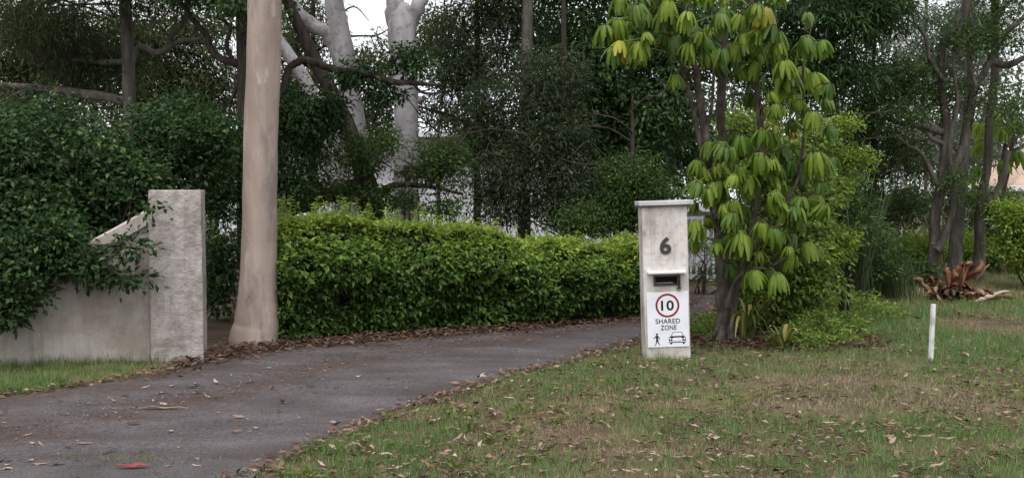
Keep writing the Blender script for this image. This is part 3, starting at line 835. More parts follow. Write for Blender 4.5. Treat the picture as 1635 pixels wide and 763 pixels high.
fa = gnd(1625, 425)
fz = float(ground_z(fa[1]))
fc = thing('paling_fence', 'grey paling fence at the far right behind the lawn', 'fence', (fa[0], fa[1], fz))
me = bm_mesh('paling', box_bm(-.055, .055, -.011, .011, 0, .72, .003), M['fence_grey'])
for k in range(30):
    o = link('paling', me, fc); o.location = (-.55 + k * .118, (k % 2) * .006, 0)
for z in (.15, .55):
    link('rail', bm_mesh('rail', box_bm(-.6, 2.95, .02, .06, z, z + .07), M['fence_grey']), fc)

# ------------------------------------------------------------------ hedge
rng = np.random.default_rng(41)
hA, hB = gnd(448, 548), gnd(1062, 506)
hd = norm(hB - hA); hn = np.array((-hd[1], hd[0], 0)); hl = np.linalg.norm(hB - hA)
hg = thing('clipped_hedge', 'long clipped green hedge with yellow green new growth along the driveway', 'hedge', hA)
def hedge_top(u): return 1.22 - .35 * u - .1 * np.exp(-((u - .66) / .02) ** 2) + .24 * (vnoise(u * 8, u * 3, 3) - .5) + .06 * (vnoise(u * 40, 2, 5) - .5)
def hedge_pts(n, rng):
    """shoot centres over front, top and the near end of the hedge, with horizontal tiers and hollows"""
    u = rng.random(n); kind = rng.random(n)
    H_ = hedge_top(u)
    v = np.where(kind < .62, rng.uniform(.03, 1, n) * H_, H_ - np.abs(rng.normal(0, .04, n)))
    dep = np.where(kind < .62, np.abs(rng.normal(0, .1, n)), rng.uniform(0, .95, n))
    bulge = .05 + .17 * np.sin(np.clip(v / H_, 0, 1) * np.pi) ** .7 + .17 * (vnoise(u * 9, v * 2.2, 8) - .5) * 2 + .11 * (fbm(u * 26, v * 6, 8) - .5) * 2 + .05 * (fbm(u * 70, v * 16, 18) - .5) * 2
    off = np.where(kind < .62, .12 - bulge + dep + .34 * np.clip((v / H_ - .55) / .45, 0, 1) ** 1.8, .3 + dep * .75)
    P = hA + u[:, None] * hl * hd + off[:, None] * hn
    P[:, 2] = v
    end = rng.random(n) < .1
    P[end] = hA + hn * rng.uniform(.05, .95, (end.sum(), 1)) + hd * rng.normal(-.02, .05, (end.sum(), 1)); P[end, 2] = v[end]
    hol = fbm(u * 22, v * 7, 28)
    return P, v / H_, hol
C, rel, hol = hedge_pts(9500, rng)
k = (hol > .4) | (rel > .93) | (rng.random(len(C)) < .22)
C, rel = C[k], rel[k]
per = 6
n = len(C) * per; ci = np.repeat(np.arange(len(C)), per)
outd = norm(-hn * 1.0 + np.array((0, 0, .25))); upd = np.array((0, 0, 1.))
relr = rel[ci]
aa = rng.uniform(0, 6.28, n)
bas = np.where((relr > .9)[:, None], np.stack([np.cos(aa), np.sin(aa), np.full(n, .25)], -1) - hn[None] * .3, outd[None])
r = rng.normal(0, 1, (n, 3))
P = C[ci] + r * np.array((.035, .035, .016))
D = norm(bas + rng.normal(0, .62, (n, 3)) + np.array((0, 0, -.25)) * (relr < .93)[:, None])
N = norm(np.array((0, 0, 1.)) + bas * .25 + rng.normal(0, .35, (n, 3)))
L = rng.uniform(.045, .095, n); W = L * rng.uniform(.45, .62, n)
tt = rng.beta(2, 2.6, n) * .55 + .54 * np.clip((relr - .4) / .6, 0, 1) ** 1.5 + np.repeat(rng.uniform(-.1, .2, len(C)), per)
# loose shoots standing above the clipped top
ns = 300
us = rng.random(ns); sh = rng.uniform(.04, .2, ns) * np.where(us < .45, 1.6, 1.)
SB = hA + us[:, None] * hl * hd + rng.uniform(.05, .85, ns)[:, None] * hn; SB[:, 2] = hedge_top(us) - .03
stems = Acc(); Ps, Ds, Ns, Ls, ts = [], [], [], [], []
for q in range(ns):
    lean = rng.normal(0, .25, 3); lean[2] = 1; tip = SB[q] + lean * sh[q]
    stems.add(tube(np.linspace(SB[q], tip, 4) - hA, np.linspace(.003, .0015, 4), 4))
    for e in range(int(5 + sh[q] * 50)):
        f = rng.uniform(.1, 1); Ps.append(SB[q] + (tip - SB[q]) * f)
        a = rng.uniform(0, 6.28); Ds.append((math.cos(a), math.sin(a), .25)); Ns.append((rng.normal(0, .3), rng.normal(0, .3), 1)); Ls.append(rng.uniform(.03, .055)); ts.append(rng.uniform(.6, 1))
P = np.concatenate([P, np.array(Ps)]); D = norm(np.concatenate([D, np.array(Ds)])); N = norm(np.concatenate([N, np.array(Ns)]))
Lx = np.array(Ls); L = np.concatenate([L, Lx]); W = np.concatenate([W, Lx * .5]); tt = np.clip(np.concatenate([tt, ts]), 0, 1)
V, Fa = leaf_arrays(P - hA, D, N, L, W, .2, .14)
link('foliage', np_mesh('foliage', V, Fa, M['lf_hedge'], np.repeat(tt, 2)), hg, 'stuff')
link('shoots', stems.mesh('shoots', M['green_stem']), hg, 'stuff')
acc = Acc()   # stems and twigs inside
for q in range(150):
    u = rng.random(); b0 = hA + u * hl * hd + rng.uniform(.3, .75) * hn; b0[2] = -.02
    for e in range(5):
        tip = b0 + rng.normal(0, .22, 3); tip[2] = rng.uniform(.45, 1.0) * float(hedge_top(u))
        md_ = (b0 + tip) / 2 + rng.normal(0, .06, 3)
        Pq, Rq = smooth_path([b0, md_, tip], [.011, .007, .003], 3); acc.add(tube(Pq - hA, Rq, 5))
link('twigs', acc.mesh('twigs', M['bark_dark']), hg, 'stuff')
# dense inner leaf mass, real leaves set back from the face
Ci = hA + rng.random((5200, 1)) * hl * hd + rng.uniform(.28, .9, (5200, 1)) * hn
Ci[:, 2] = rng.uniform(.08, .93, 5200) * hedge_top(((Ci - hA) @ hd) / hl)
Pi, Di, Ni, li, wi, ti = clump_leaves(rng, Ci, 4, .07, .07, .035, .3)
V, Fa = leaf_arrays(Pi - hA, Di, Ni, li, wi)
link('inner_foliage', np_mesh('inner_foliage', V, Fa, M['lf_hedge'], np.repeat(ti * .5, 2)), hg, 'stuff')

# ------------------------------------------------------------------ trees: the smooth gum in front
def limb(pts, d): return path(pts, d)
gb = gnd(407, 549)
pP, pR = limb([(407, 556, 42), (407, 540, 38), (409, 520, 34.5), (411, 480, 31.5), (413, 420, 29.5), (415, 340, 28), (417, 250, 27), (419, 160, 26.5), (421, 80, 26), (423, 0, 25.5), (426, -160, 24), (436, -380, 21), (440, -620, 16)], gb[1])
g1 = limb([(436, -380, 15), (500, -520, 12, 9.6), (580, -660, 8, 9.0), (640, -760, 4, 8.8)], 10.0)
g2 = limb([(432, -300, 13), (370, -430, 11, 10.6), (290, -560, 7, 11), (230, -640, 4, 11.4)], 10.0)
make_tree('smooth_barked_gum', 'thick pinkish smooth barked gum trunk between the gate wall and the hedge', 'tree', pbase(gb), 'bark_gum', [(pP, pR), g1, g2],
          [Bl(430, -760, 10, 190, 150, 1.2), Bl(620, -780, 9.2, 170, 120, 1.0), Bl(240, -700, 11, 170, 130, 1.2)],
          dict(mat='lf_gum', clumps=420, per=22, rad=.22, L=.14, W=.03, droop=1.0, twig='bark_grey'), 101, n_twig=60, wob=.05, sides=28)

# white gums beyond the hedge
def base_at(px, d): 
    p = at(px, 300, d); return (p[0], p[1], float(ground_z(d)))
d = 15.0
wP, wR = limb([(655, 455, 34), (653, 400, 27), (650, 345, 24), (648, 290, 23.5), (649, 220, 22.5), (648, 160, 23), (645, 100, 24), (642, 55, 25), (640, 25, 22), (638, 5, 14)], d)
wa = limb([(638, 60, 15), (632, 20, 15), (625, -20, 14), (610, -110, 13), (600, -260, 10), (590, -420, 6)], d)
wb = limb([(646, 65, 12), (656, 30, 11.5), (670, -5, 11), (700, -80, 12), (740, -230, 9), (770, -400, 5)], d)
wc = limb([(655, 165, 7), (672, 160, 5), (676, 157, 3.5)], d)
wR = [r * .86 for r in wR]
make_tree('white_gum_tree', 'pale white gum trunk that forks at the top behind the hedge', 'tree', base_at(655, d), 'bark_white', [(wP, wR), wa, wb, wc],
          [Bl(600, -420, d, 130, 100, 1.4), Bl(780, -400, d, 130, 100, 1.4), Bl(690, -300, d, 110, 70, 1.2)],
          dict(mat='lf_gum', clumps=380, per=22, rad=.25, L=.15, W=.03, droop=1.1, twig='bark_grey'), 102, n_twig=60, wob=.06, sides=22)
d = 17.5
wP, wR = limb([(590, 420, 30), (582, 330, 21), (574, 260, 18.5), (566, 190, 17), (556, 130, 17), (548, 85, 18), (540, 40, 15.5), (531, -20, 14), (522, -160, 13), (515, -330, 8)], d)
wa = limb([(545, 95, 14), (522, 55, 11), (500, 40, 10), (478, 22, 9), (440, -30, 7), (400, -120, 5)], d)
make_tree('white_gum_tree', 'slender pale gum with a side limb, left of the forked white gum', 'tree', base_at(590, d), 'bark_white', [(wP, wR), wa],
          [Bl(510, -330, d, 140, 90, 1.5), Bl(410, -180, d, 90, 60, 1.0)],
          dict(mat='lf_gum', clumps=260, per=22, rad=.25, L=.15, W=.03, droop=1.1, twig='bark_grey'), 103, n_twig=50, wob=.06, sides=20)
d = 16.2
wP, wR = limb([(548, 330, 19), (532, 250, 17), (512, 190, 14), (490, 135, 11), (462, 90, 10.5), (435, 50, 10), (400, -20, 9), (340, -160, 6)], d)
make_tree('white_gum_tree', 'thin pale gum trunk leaning left beside the pinkish gum', 'tree', base_at(552, d), 'bark_white', [([at(556, 430, d)] + wP, [22 * d / F_PX] + wR)],
          [Bl(340, -190, d, 120, 70, 1.3)], dict(mat='lf_gum', clumps=130, per=22, rad=.25, L=.15, W=.03, droop=1.1, twig='bark_grey'), 104, n_twig=30, wob=.08, sides=16)
# dark leaning trunk with the long horizontal branch
d = 14.2
wP, wR = limb([(606, 440, 24), (592, 330, 20), (578, 270, 15), (560, 215, 13), (538, 165, 12), (510, 110, 11), (486, 62, 10), (458, 0, 9), (420, -90, 7)], d)
wa = limb([(592, 320, 8), (632, 296, 5), (690, 300, 3.5), (740, 310, 2)], d)
wb = limb([(584, 300, 14), (540, 308, 13), (500, 325, 12, 13.8), (462, 338, 9, 13.4)], d)
make_tree('leaning_dark_tree', 'dark rough trunk leaning left in front of the white gums', 'tree', base_at(606, d), 'bark_dark', [(wP, wR), wa, wb],
          [Bl(560, 310, 14, 70, 16, .6), Bl(690, 270, 13.8, 40, 16, .5), Bl(490, 210, 13.4, 55, 70, .7), Bl(500, 300, 13.2, 55, 34, .6), Bl(420, -60, 14, 90, 40, .8), Bl(635, 320, 13.8, 60, 18, .5), Bl(610, 225, 14.2, 34, 30, .4)],
          dict(mat='lf_mid', clumps=430, per=26, rad=.16, L=.075, W=.028, droop=.5), 105, n_twig=80)
d = 12.6
wP, wR = limb([(436, 430, 9), (438, 330, 8), (444, 230, 7), (452, 150, 6.5), (462, 105, 6)], d)
wa = limb([(462, 103, 6), (476, 97, 6.5), (500, 101, 6), (540, 112, 5.5), (590, 120, 5), (630, 131, 4.5), (670, 134, 3.5), (706, 136, 2)], d)
wb = limb([(660, 133, 3), (672, 146, 2.5), (690, 150, 2), (706, 147, 1.2)], d)
make_tree('sprawling_sapling', 'dark sapling with one long bare branch crossing the white trunks', 'tree', base_at(436, d), 'bark_dark', [(wP, wR), wa, wb],
          [Bl(470, 200, 12.6, 42, 70, .5), Bl(520, 180, 12.8, 34, 40, .5), Bl(456, 290, 12.4, 30, 50, .4), Bl(652, 96, 12.7, 32, 30, .3), Bl(610, 150, 12.8, 34, 16, .3), Bl(566, 120, 12.7, 30, 22, .3)],
          dict(mat='lf_glossy', clumps=330, per=20, rad=.13, L=.085, W=.036, droop=.8), 106, n_twig=50)
# slender grey trunk in the middle
d = 15.2
wP, wR = limb([(838, 440, 12), (837, 350, 11), (836, 260, 9.5), (837, 180, 9), (841, 90, 8.5), (843, 0, 8), (845, -160, 7), (850, -330, 4)], d)
make_tree('slender_grey_tree', 'slender straight grey trunk rising from the middle of the hedge line', 'tree', base_at(838, d), 'bark_grey', [(wP, wR)],
          [Bl(850, -330, d, 120, 90, 1.3)], dict(mat='lf_gum', clumps=160, per=22, rad=.25, L=.13, W=.03, droop=1.), 107, n_twig=30, sides=14)

# ------------------------------------------------------------------ left: shrub over the wall, trees behind it
d = 10.4
wP, wR = limb([(60, 560, 16), (70, 480, 13), (85, 400, 11), (110, 320, 9), (150, 240, 6)], d)
wa = limb([(70, 470, 9), (30, 410, 7, 9.8), (-20, 380, 5, 9.0)], d)
wb = limb([(80, 420, 8), (150, 380, 6, 9.8), (215, 350, 3, 9.2)], d)
SH = dict(mat='lf_glossy', clumps=2500, per=22, rad=.14, L=.068, W=.04, droop=.3, twig='bark_dark', wide=.5)
make_tree('overhanging_shrub', 'dense dark green shrub spilling over the rendered wall on the left', 'shrub', base_at(60, d), 'bark_dark', [(wP, wR), wa, wb, limb([(70, 400, 4, 9.6), (110, 396, 3, 8.9), (160, 420, 2.2, 8.62), (196, 444, 1.6, 8.58), (224, 458, .8, 8.56)], d), limb([(110, 396, 3, 8.9), (160, 392, 2, 8.62), (200, 394, 1.4, 8.58), (230, 398, .8, 8.56)], d), limb([(85, 400, 4, 9.4), (60, 430, 3, 8.6), (30, 470, 2, 8.35), (10, 515, 1, 8.3)], d)],
          [Bl(40, 330, 9.4, 130, 90, .8), Bl(20, 430, 8.6, 75, 62, .35), Bl(0, 480, 8.4, 40, 40, .25), Bl(96, 388, 8.75, 66, 46, .35), Bl(70, 250, 9.8, 140, 90, .8), Bl(190, 300, 9.9, 90, 70, .6), 
           Bl(146, 425, 8.65, 30, 22, .2), Bl(198, 446, 8.62, 24, 11, .06), Bl(208, 396, 8.6, 24, 8, .06), Bl(240, 326, 8.65, 9, 16, .06), Bl(290, 230, 10.6, 95, 70, .6), Bl(-60, 400, 8.9, 90, 120, .5)],
          SH, 111, n_twig=220, twig_r=.004)
d = 14.5
wP, wR = limb([(212, 420, 14), (211, 330, 12), (210, 230, 11), (206, 140, 10.5), (203, 60, 10), (198, -30, 9), (190, -180, 7), (185, -330, 4)], d)
wa = limb([(208, 165, 8), (180, 155, 7.5), (140, 150, 8), (95, 146, 7.5), (50, 140, 6), (5, 136, 5), (-40, 120, 3)], d)
wb = limb([(206, 100, 6), (160, 100, 4), (110, 96, 3), (60, 104, 2)], d)
wc = limb([(206, 110, 6), (222, 76, 5), (246, 84, 5), (264, 78, 4.5), (275, 55, 4.5), (290, 40, 4), (300, 12, 3), (306, -20, 2)], d)
we = limb([(262, 80, 3.5), (290, 66, 4), (318, 62, 3), (340, 50, 2)], d)
make_tree('mossy_tree', 'grey green mossy trunk with horizontal limbs above the left shrub', 'tree', base_at(212, d), 'bark_grey', [(wP, wR), wa, wb, wc, we],
          [Bl(60, 40, 14.2, 110, 45, .9), Bl(150, 100, 15, 90, 40, .8), Bl(40, 190, 14, 90, 40, .8), Bl(250, -30, 14, 120, 50, 1.0), Bl(120, -120, 14, 180, 70, 1.4)],
          dict(mat='lf_needle', clumps=1250, per=30, rad=.2, L=.12, W=.014, droop=.9, flat=.9), 112, n_twig=140)
d = 12.4
wP, wR = limb([(396, 420, 17), (396, 300, 16), (394, 180, 15), (391, 90, 14), (388, 0, 13), (380, -120, 10), (370, -280, 6)], d)
wa = limb([(392, 104, 8), (366, 98, 6.5), (346, 92, 5.5), (335, 76, 5.5), (327, 52, 5), (312, 36, 5), (296, 14, 4.5), (280, -6, 4), (250, -40, 3)], d)
wb = limb([(372, 100, 4), (362, 70, 3.5), (368, 44, 3), (348, 28, 2.5)], d)
wc = limb([(392, 110, 5), (378, 140, 3.5), (368, 165, 2.5), (366, 190, 1.5)], d)
make_tree('crooked_dark_tree', 'dark crooked tree with twisting limbs just left of the pinkish gum', 'tree', base_at(396, d), 'bark_dark', [(wP, wR), wa, wb, wc],
          [Bl(330, -30, 12, 120, 38, .8), Bl(400, 10, 10.9, 45, 30, .4), Bl(300, 210, 12.2, 80, 55, .6), Bl(350, 240, 12, 50, 40, .4), Bl(350, 300, 12.2, 36, 60, .4), Bl(352, 420, 11.8, 26, 90, .35), Bl(370, -150, 12, 150, 70, 1.2)],
          dict(mat='lf_dark', clumps=900, per=26, rad=.15, L=.085, W=.036, droop=.6), 113, n_twig=120)
# tree line farther left
d = 18.5
wP, wR = limb([(40, 420, 13), (44, 300, 12), (52, 180, 11), (48, 60, 10), (40, -80, 8), (30, -240, 5)], d)
make_tree('leafy_background_tree', 'olive leaved tree at the far left behind the mossy trunk', 'tree', base_at(40, d), 'bark_dark', [(wP, wR)],
          [Bl(30, 110, 18, 150, 60, 1.3), Bl(150, 60, 18.5, 110, 60, 1.3), Bl(-30, 20, 18, 120, 60, 1.3), Bl(260, 150, 19, 110, 50, 1.2), Bl(60, -100, 18, 200, 70, 1.8), Bl(330, 130, 19.5, 70, 60, 1), Bl(320, 50, 19.5, 60, 50, 1), Bl(250, 70, 19, 60, 50, 1)],
          dict(mat='lf_gum', clumps=1450, per=22, rad=.24, L=.14, W=.036, droop=.9), 114, n_twig=90)

# ------------------------------------------------------------------ middle: dark fine-leaved trees
def dark_tree(name, label, px, d, top, blobs, mat, seed, clumps, L, W, per=28, rad=.2, droop=.6, bark='bark_dark', tr=6, lean=0, n_twig=110):
    ys = [440 + (top - 440) * f for f in (0, .2, .5, .75, 1)]
    b_ = [(px, ys[0], tr * 1.2), (px + lean * .2, ys[1], tr), (px + lean * .5, ys[2], tr * .8), (px + lean * .8, ys[3], tr * .6), (px + lean, ys[4], tr * .3)]
    g = np.random.default_rng(seed)
    limbs = [limb(b_, d)]
    for k in range(5):
        y = g.uniform(max(40, top + 20), 300); x0 = np.interp(y, ys[::-1], [px + lean, px + lean * .8, px + lean * .5, px + lean * .2, px])
        s = g.choice((-1, 1)); l = g.uniform(60, 130)
        limbs.append(limb([(x0, y, tr * .4), (x0 + s * l * .4, y - 22, tr * .32, d - g.uniform(0, .5)), (x0 + s * l * .8, y - 38 + g.uniform(-20, 20), tr * .2, d - g.uniform(0, .8)), (x0 + s * l * 1.1, y - 50 + g.uniform(-30, 30), tr * .08, d - g.uniform(0, 1))], d))
    return make_tree(name, label, 'tree', base_at(px, d), bark, limbs, blobs, dict(mat=mat, clumps=clumps, per=per, rad=rad, L=L, W=W, droop=droop), seed, n_twig=n_twig)
dark_tree('she_oak', 'dark feathery tree right of the forked white gum', 762, 16.2, -150,
          [Bl(750, 110, 16, 75, 60, 1.0), Bl(775, 230, 16, 60, 50, .8), Bl(790, 20, 16, 80, 50, 1.0), Bl(760, -80, 16, 110, 60, 1.3)], 'lf_cypress', 121, 760, .1, .024, 30, .2, .8)
dark_tree('she_oak', 'brownish dark fine leaved tree in front of the slender grey trunk', 900, 14.4, -120,
          [Bl(800, 300, 14.2, 60, 75, .6), Bl(880, 230, 14.4, 75, 80, .8), Bl(920, 320, 14.2, 90, 55, .7), Bl(880, 130, 14.6, 60, 60, .8), Bl(780, 170, 14.6, 50, 60, .6)], 'lf_cypress', 122, 800, .1, .022, 30, .18, .7)
dark_tree('glossy_tree', 'tall dark glossy leaved tree behind the letterbox pillar', 985, 16.5, -200,
          [Bl(960, 90, 16.3, 90, 90, 1.2), Bl(1040, 180, 16.2, 80, 80, 1.0), Bl(930, 200, 16.6, 70, 70, .9), Bl(1010, 290, 16, 80, 60, .9), Bl(960, -60, 16.3, 150, 80, 1.6), Bl(1080, 60, 16.6, 90, 90, 1.2)], 'lf_dark', 123, 1500, .11, .045, 26, .2, .8)
dark_tree('glossy_tree', 'broad dark green tree filling the gap right of the slender grey trunk', 900, 18.5, -160,
          [Bl(880, 60, 18.4, 90, 80, 1.3), Bl(900, 180, 18.6, 90, 70, 1.2), Bl(1000, 230, 18.6, 110, 80, 1.2), Bl(1100, 240, 18.6, 90, 90, 1.2), Bl(900, -100, 18.5, 200, 80, 2.0)], 'lf_dark', 124, 1000, .12, .05, 24, .24, .6)
dark_tree('leafy_sapling', 'mid green leafy sapling between slender trunk and letterbox pillar', 1010, 13.6, 150,
          [Bl(1010, 290, 13.6, 60, 42, .5), Bl(985, 340, 13.5, 50, 34, .45), Bl(940, 355, 13.4, 60, 26, .4), Bl(1040, 330, 13.7, 30, 50, .4)], 'lf_mid', 125, 520, .06, .026, 24, .13, .4, tr=5, n_twig=60)
dark_tree('leafy_sapling', 'dark leafy sapling behind the hedge beside the forked white gum', 700, 13.4, 190,
          [Bl(705, 260, 13.4, 46, 50, .45), Bl(710, 330, 13.2, 40, 22, .4), Bl(575, 250, 14, 40, 34, .4)], 'lf_mid', 126, 210, .07, .028, 24, .14, .5, tr=4, n_twig=60)
dark_tree('glossy_tree', 'dark tree behind the leaning trunk and the slender pale gum', 500, 19.5, -120,
          [Bl(470, 150, 19, 70, 60, 1.0), Bl(590, 190, 19.5, 60, 50, 1.0), Bl(480, 70, 19.5, 60, 40, 1.0), Bl(700, 60, 19.5, 60, 60, 1.0), Bl(720, 180, 20, 60, 40, 1), Bl(600, 110, 20, 50, 50, .8), Bl(480, 20, 20, 60, 40, .8)], 'lf_gum', 127, 680, .13, .035, 22, .24, .9)

# ------------------------------------------------------------------ right: trees and shrubs
dark_tree('cypress_pine', 'dark feathery conifer crown top right of the umbrella tree', 1330, 15.5, -120,
          [Bl(1320, 20, 15.3, 110, 55, 1.0), Bl(1340, 110, 15.4, 75, 40, .7), Bl(1270, 120, 15.6, 60, 70, .7), Bl(1340, -90, 15.5, 160, 80, 1.6), Bl(1400, 25, 15.3, 50, 40, .6), Bl(1200, 60, 15.8, 80, 80, .8)], 'lf_dark', 131, 900, .15, .026, 30, .2, 1.0)
dark_tree('small_leaved_tree', 'small leaved grey green tree between umbrella tree and dark trunks', 1395, 16.5, 60,
          [Bl(1380, 180, 16.4, 85, 60, 1.0), Bl(1340, 260, 16.6, 60, 60, .8), Bl(1440, 130, 16.4, 60, 50, .8), Bl(1420, 250, 16.8, 60, 40, .8), Bl(1440, 330, 17.4, 60, 36, .7), Bl(1370, 330, 16.8, 50, 40, .7)], 'lf_mid', 132, 850, .075, .03, 24, .18, .5)
d = 16.0
wP, wR = limb([(1497, 466, 19), (1492, 410, 9), (1494, 340, 8), (1506, 270, 7.4), (1511, 200, 7), (1503, 130, 6.6), (1506, 70, 6.2), (1530, 40, 8), (1545, 0, 7), (1550, -90, 7), (1540, -220, 4)], d)
wa = limb([(1496, 330, 8), (1512, 290, 7.5), (1530, 255, 7), (1542, 215, 7), (1552, 160, 6.5), (1568, 125, 6), (1582, 100, 5.5), (1605, 104, 6), (1635, 92, 4)], d)
wb = limb([(1582, 102, 6), (1600, 60, 5), (1632, 30, 4), (1660, 0, 3)], d)
wc = limb([(1508, 212, 6), (1480, 204, 5), (1462, 200, 4.5), (1436, 196, 3.5), (1416, 188, 2)], d)
wf = limb([(1496, 400, 7), (1516, 350, 6), (1522, 300, 5), (1516, 240, 4.2), (1528, 170, 3.5), (1524, 100, 3), (1536, 30, 2.4)], d - .2)
wg = limb([(1500, 300, 5), (1480, 262, 4), (1466, 240, 3.2), (1448, 232, 2.4), (1430, 214, 1.6)], d - .3)
wh = limb([(1508, 130, 4.5), (1486, 96, 3.6), (1478, 60, 3), (1460, 34, 2.2), (1452, 0, 1.6)], d - .2)
wi = limb([(1560, 140, 4), (1548, 100, 3.2), (1556, 60, 2.6), (1548, 20, 2)], d - .2)
we = limb([(1510, 232, 5), (1490, 222, 3.5), (1470, 206, 3), (1440, 186, 2)], d)
make_tree('twin_trunk_tree', 'dark branching tree with crooked limbs behind the dead fronds', 'tree', base_at(1497, d), 'bark_lichen', [(wP, wR), wa, wb, wc, we, wf, wg, wh, wi],
          [Bl(1440, 190, 15.8, 60, 34, .6), Bl(1520, 60, 16, 70, 40, .8), Bl(1600, 60, 15.8, 70, 45, .8), Bl(1590, 160, 15.9, 60, 40, .7), Bl(1530, 290, 15.7, 50, 28, .5), Bl(1560, -120, 16, 170, 60, 1.4), Bl(1500, 150, 16.4, 50, 40, .7)],
          dict(mat='lf_mid', clumps=560, per=20, rad=.17, L=.075, W=.03, droop=.5), 133, n_twig=170, twig_r=.005)
d = 17.2
wP, wR = limb([(1528, 458, 15), (1526, 400, 11), (1532, 320, 9.5), (1540, 240, 8), (1545, 150, 6), (1548, 60, 5), (1546, -40, 4)], d)
make_tree('thin_trunk_tree', 'thin straight trunk standing between the two larger dark trunks', 'tree', base_at(1528, d), 'bark_grey', [(wP, wR)],
          [Bl(1546, -60, d, 70, 40, .7)], dict(mat='lf_mid', clumps=80, per=22, rad=.17, L=.075, W=.03), 134, n_twig=40, sides=12)
d = 17.0
wP, wR = limb([(1556, 462, 17), (1564, 400, 8.6), (1564, 340, 7.8), (1577, 260, 7), (1580, 190, 6.3), (1589, 110, 6), (1588, 20, 5.5), (1594, -80, 8), (1600, -200, 5)], d)
wa = limb([(1568, 330, 8), (1590, 310, 6), (1604, 270, 4.5), (1612, 240, 3)], d)
make_tree('grey_trunk_tree', 'grey lichened trunk nearest the tan roofed house', 'tree', base_at(1556, d), 'bark_lichen', [(wP, wR), wa],
          [Bl(1600, 20, 16.8, 70, 60, .9), Bl(1640, 180, 17, 50, 60, .8), Bl(1560, 320, 16.8, 46, 20, .4), Bl(1600, -140, 17, 170, 60, 1.4)],
          dict(mat='lf_mid', clumps=380, per=20, rad=.17, L=.08, W=.03, droop=.5), 135, n_twig=110)
for k, (px, d, sd) in enumerate(((1438, 27, 0), (1476, 29, 1), (1535, 28, 2), (1552, 30, 3))):
    wP, wR = limb([(px, 400, 3), (px + 2, 260, 2.8), (px - 2, 120, 2.6), (px + 4, -20, 2.4), (px + 3, -160, 1.5)], d)
    make_tree('distant_gum', ['pale thin distant gum left of the small sky gap', 'pale thin distant gum under the sky gap at upper right', 'pale distant gum seen between the right hand dark trunks', 'pale distant gum beside the grey lichened trunk'][k], 'tree', base_at(px, d), 'bark_white' if k == 0 else 'bark_grey', [(wP, wR)],
              [Bl(px, 120 - 20 * k, d, 60, 80, 1.4), Bl(px + 10, 230, d, 70, 40, 1.3), Bl(px, 20, d, 34, 30, 1.2)], dict(mat='lf_far', clumps=190, per=20, rad=.34, L=.17, W=.05, droop=.8), 140 + k, 'distant gums beyond the garden', n_twig=50)

def shrub(name, label, px, py, d, blobs, mat, seed, clumps, L, W, per=24, rad=.12, droop=.3, group=None, bark='bark_dark', ns=5, n_twig=60, bias=None):
    g = np.random.default_rng(seed); b0 = at(px, py, d); b0[2] = float(ground_z(d))
    limbs = []
    C = [b[0] for b in blobs]
    for k in range(ns):
        c = C[k % len(C)] + g.normal(0, .12, 3)
        s = b0 + g.normal(0, .05, 3); s[2] = b0[2] - .03
        m = s * .45 + c * .55 + g.normal(0, .08, 3)
        limbs.append(([s, s * .75 + m * .25 + g.normal(0, .03, 3), m, c], [.022, .018, .012, .005]))
    return make_tree(name, label, 'shrub', tuple(b0), bark, limbs, blobs, dict(mat=mat, clumps=clumps, per=per, rad=rad, L=L, W=W, droop=droop, bias=bias), seed, group, n_twig=n_twig, twig_r=.003, crown_name='foliage')
shrub('leafy_shrub', 'bright green small leaved shrub crowding the umbrella tree', 1270, 535, 11.2,
      [Bl(1260, 400, 11, 60, 80, .5), Bl(1280, 320, 11.2, 55, 60, .45), Bl(1225, 470, 11, 60, 40, .4), Bl(1300, 450, 11, 40, 50, .4), Bl(1240, 270, 11.3, 70, 60, .45), Bl(1200, 400, 11.3, 40, 80, .4), Bl(1300, 230, 11.5, 30, 34, .35), Bl(1190, 230, 11.4, 36, 60, .35)], 'lf_lush', 151, 1150, .075, .038, 22, .13)
shrub('leafy_shrub', 'pale yellow green sprays of a shrub right of the umbrella tree', 1350, 520, 11.8,
      [Bl(1360, 250, 11.6, 36, 14, .3), Bl(1345, 200, 11.6, 30, 14, .3), Bl(1330, 300, 11.7, 30, 24, .3), Bl(1335, 390, 11.5, 32, 30, .3)], 'lf_bright', 152, 190, .06, .026, 24, .1)
shrub('golden_shrub', 'low yellow green shrub behind the reeds, left of the dark trunks', 1430, 470, 18.2,
      [Bl(1420, 405, 18, 55, 24, .6), Bl(1470, 395, 18.2, 45, 24, .6), Bl(1540, 395, 19, 50, 24, .6)], 'lf_bright', 153, 420, .075, .035, 24, .16)
shrub('dark_understorey_shrub', 'dark green shrub below the yellow green shrub beside reeds', 1440, 480, 16.4,
      [Bl(1430, 450, 16.2, 60, 24, .5), Bl(1470, 440, 16.2, 40, 24, .45), Bl(1400, 470, 15.6, 40, 24, .4)], 'lf_mid', 154, 360, .08, .035, 24, .15)
shrub('golden_shrub', 'sunny yellow green shrub at the right frame edge', 1650, 450, 15.5,
      [Bl(1625, 345, 15.5, 36, 26, .5), Bl(1640, 400, 15.4, 48, 34, .5), Bl(1660, 370, 15.5, 50, 60, .6)], 'lf_bright', 155, 420, .08, .04, 22, .15)
shrub('dark_understorey_shrub', 'dark shrub under the grey lichened trunk by the fence', 1600, 450, 19.5,
      [Bl(1590, 330, 19.5, 50, 30, .7), Bl(1610, 420, 18.8, 50, 26, .6), Bl(1570, 380, 19.5, 40, 40, .7)], 'lf_mid', 156, 360, .09, .04, 22, .18)
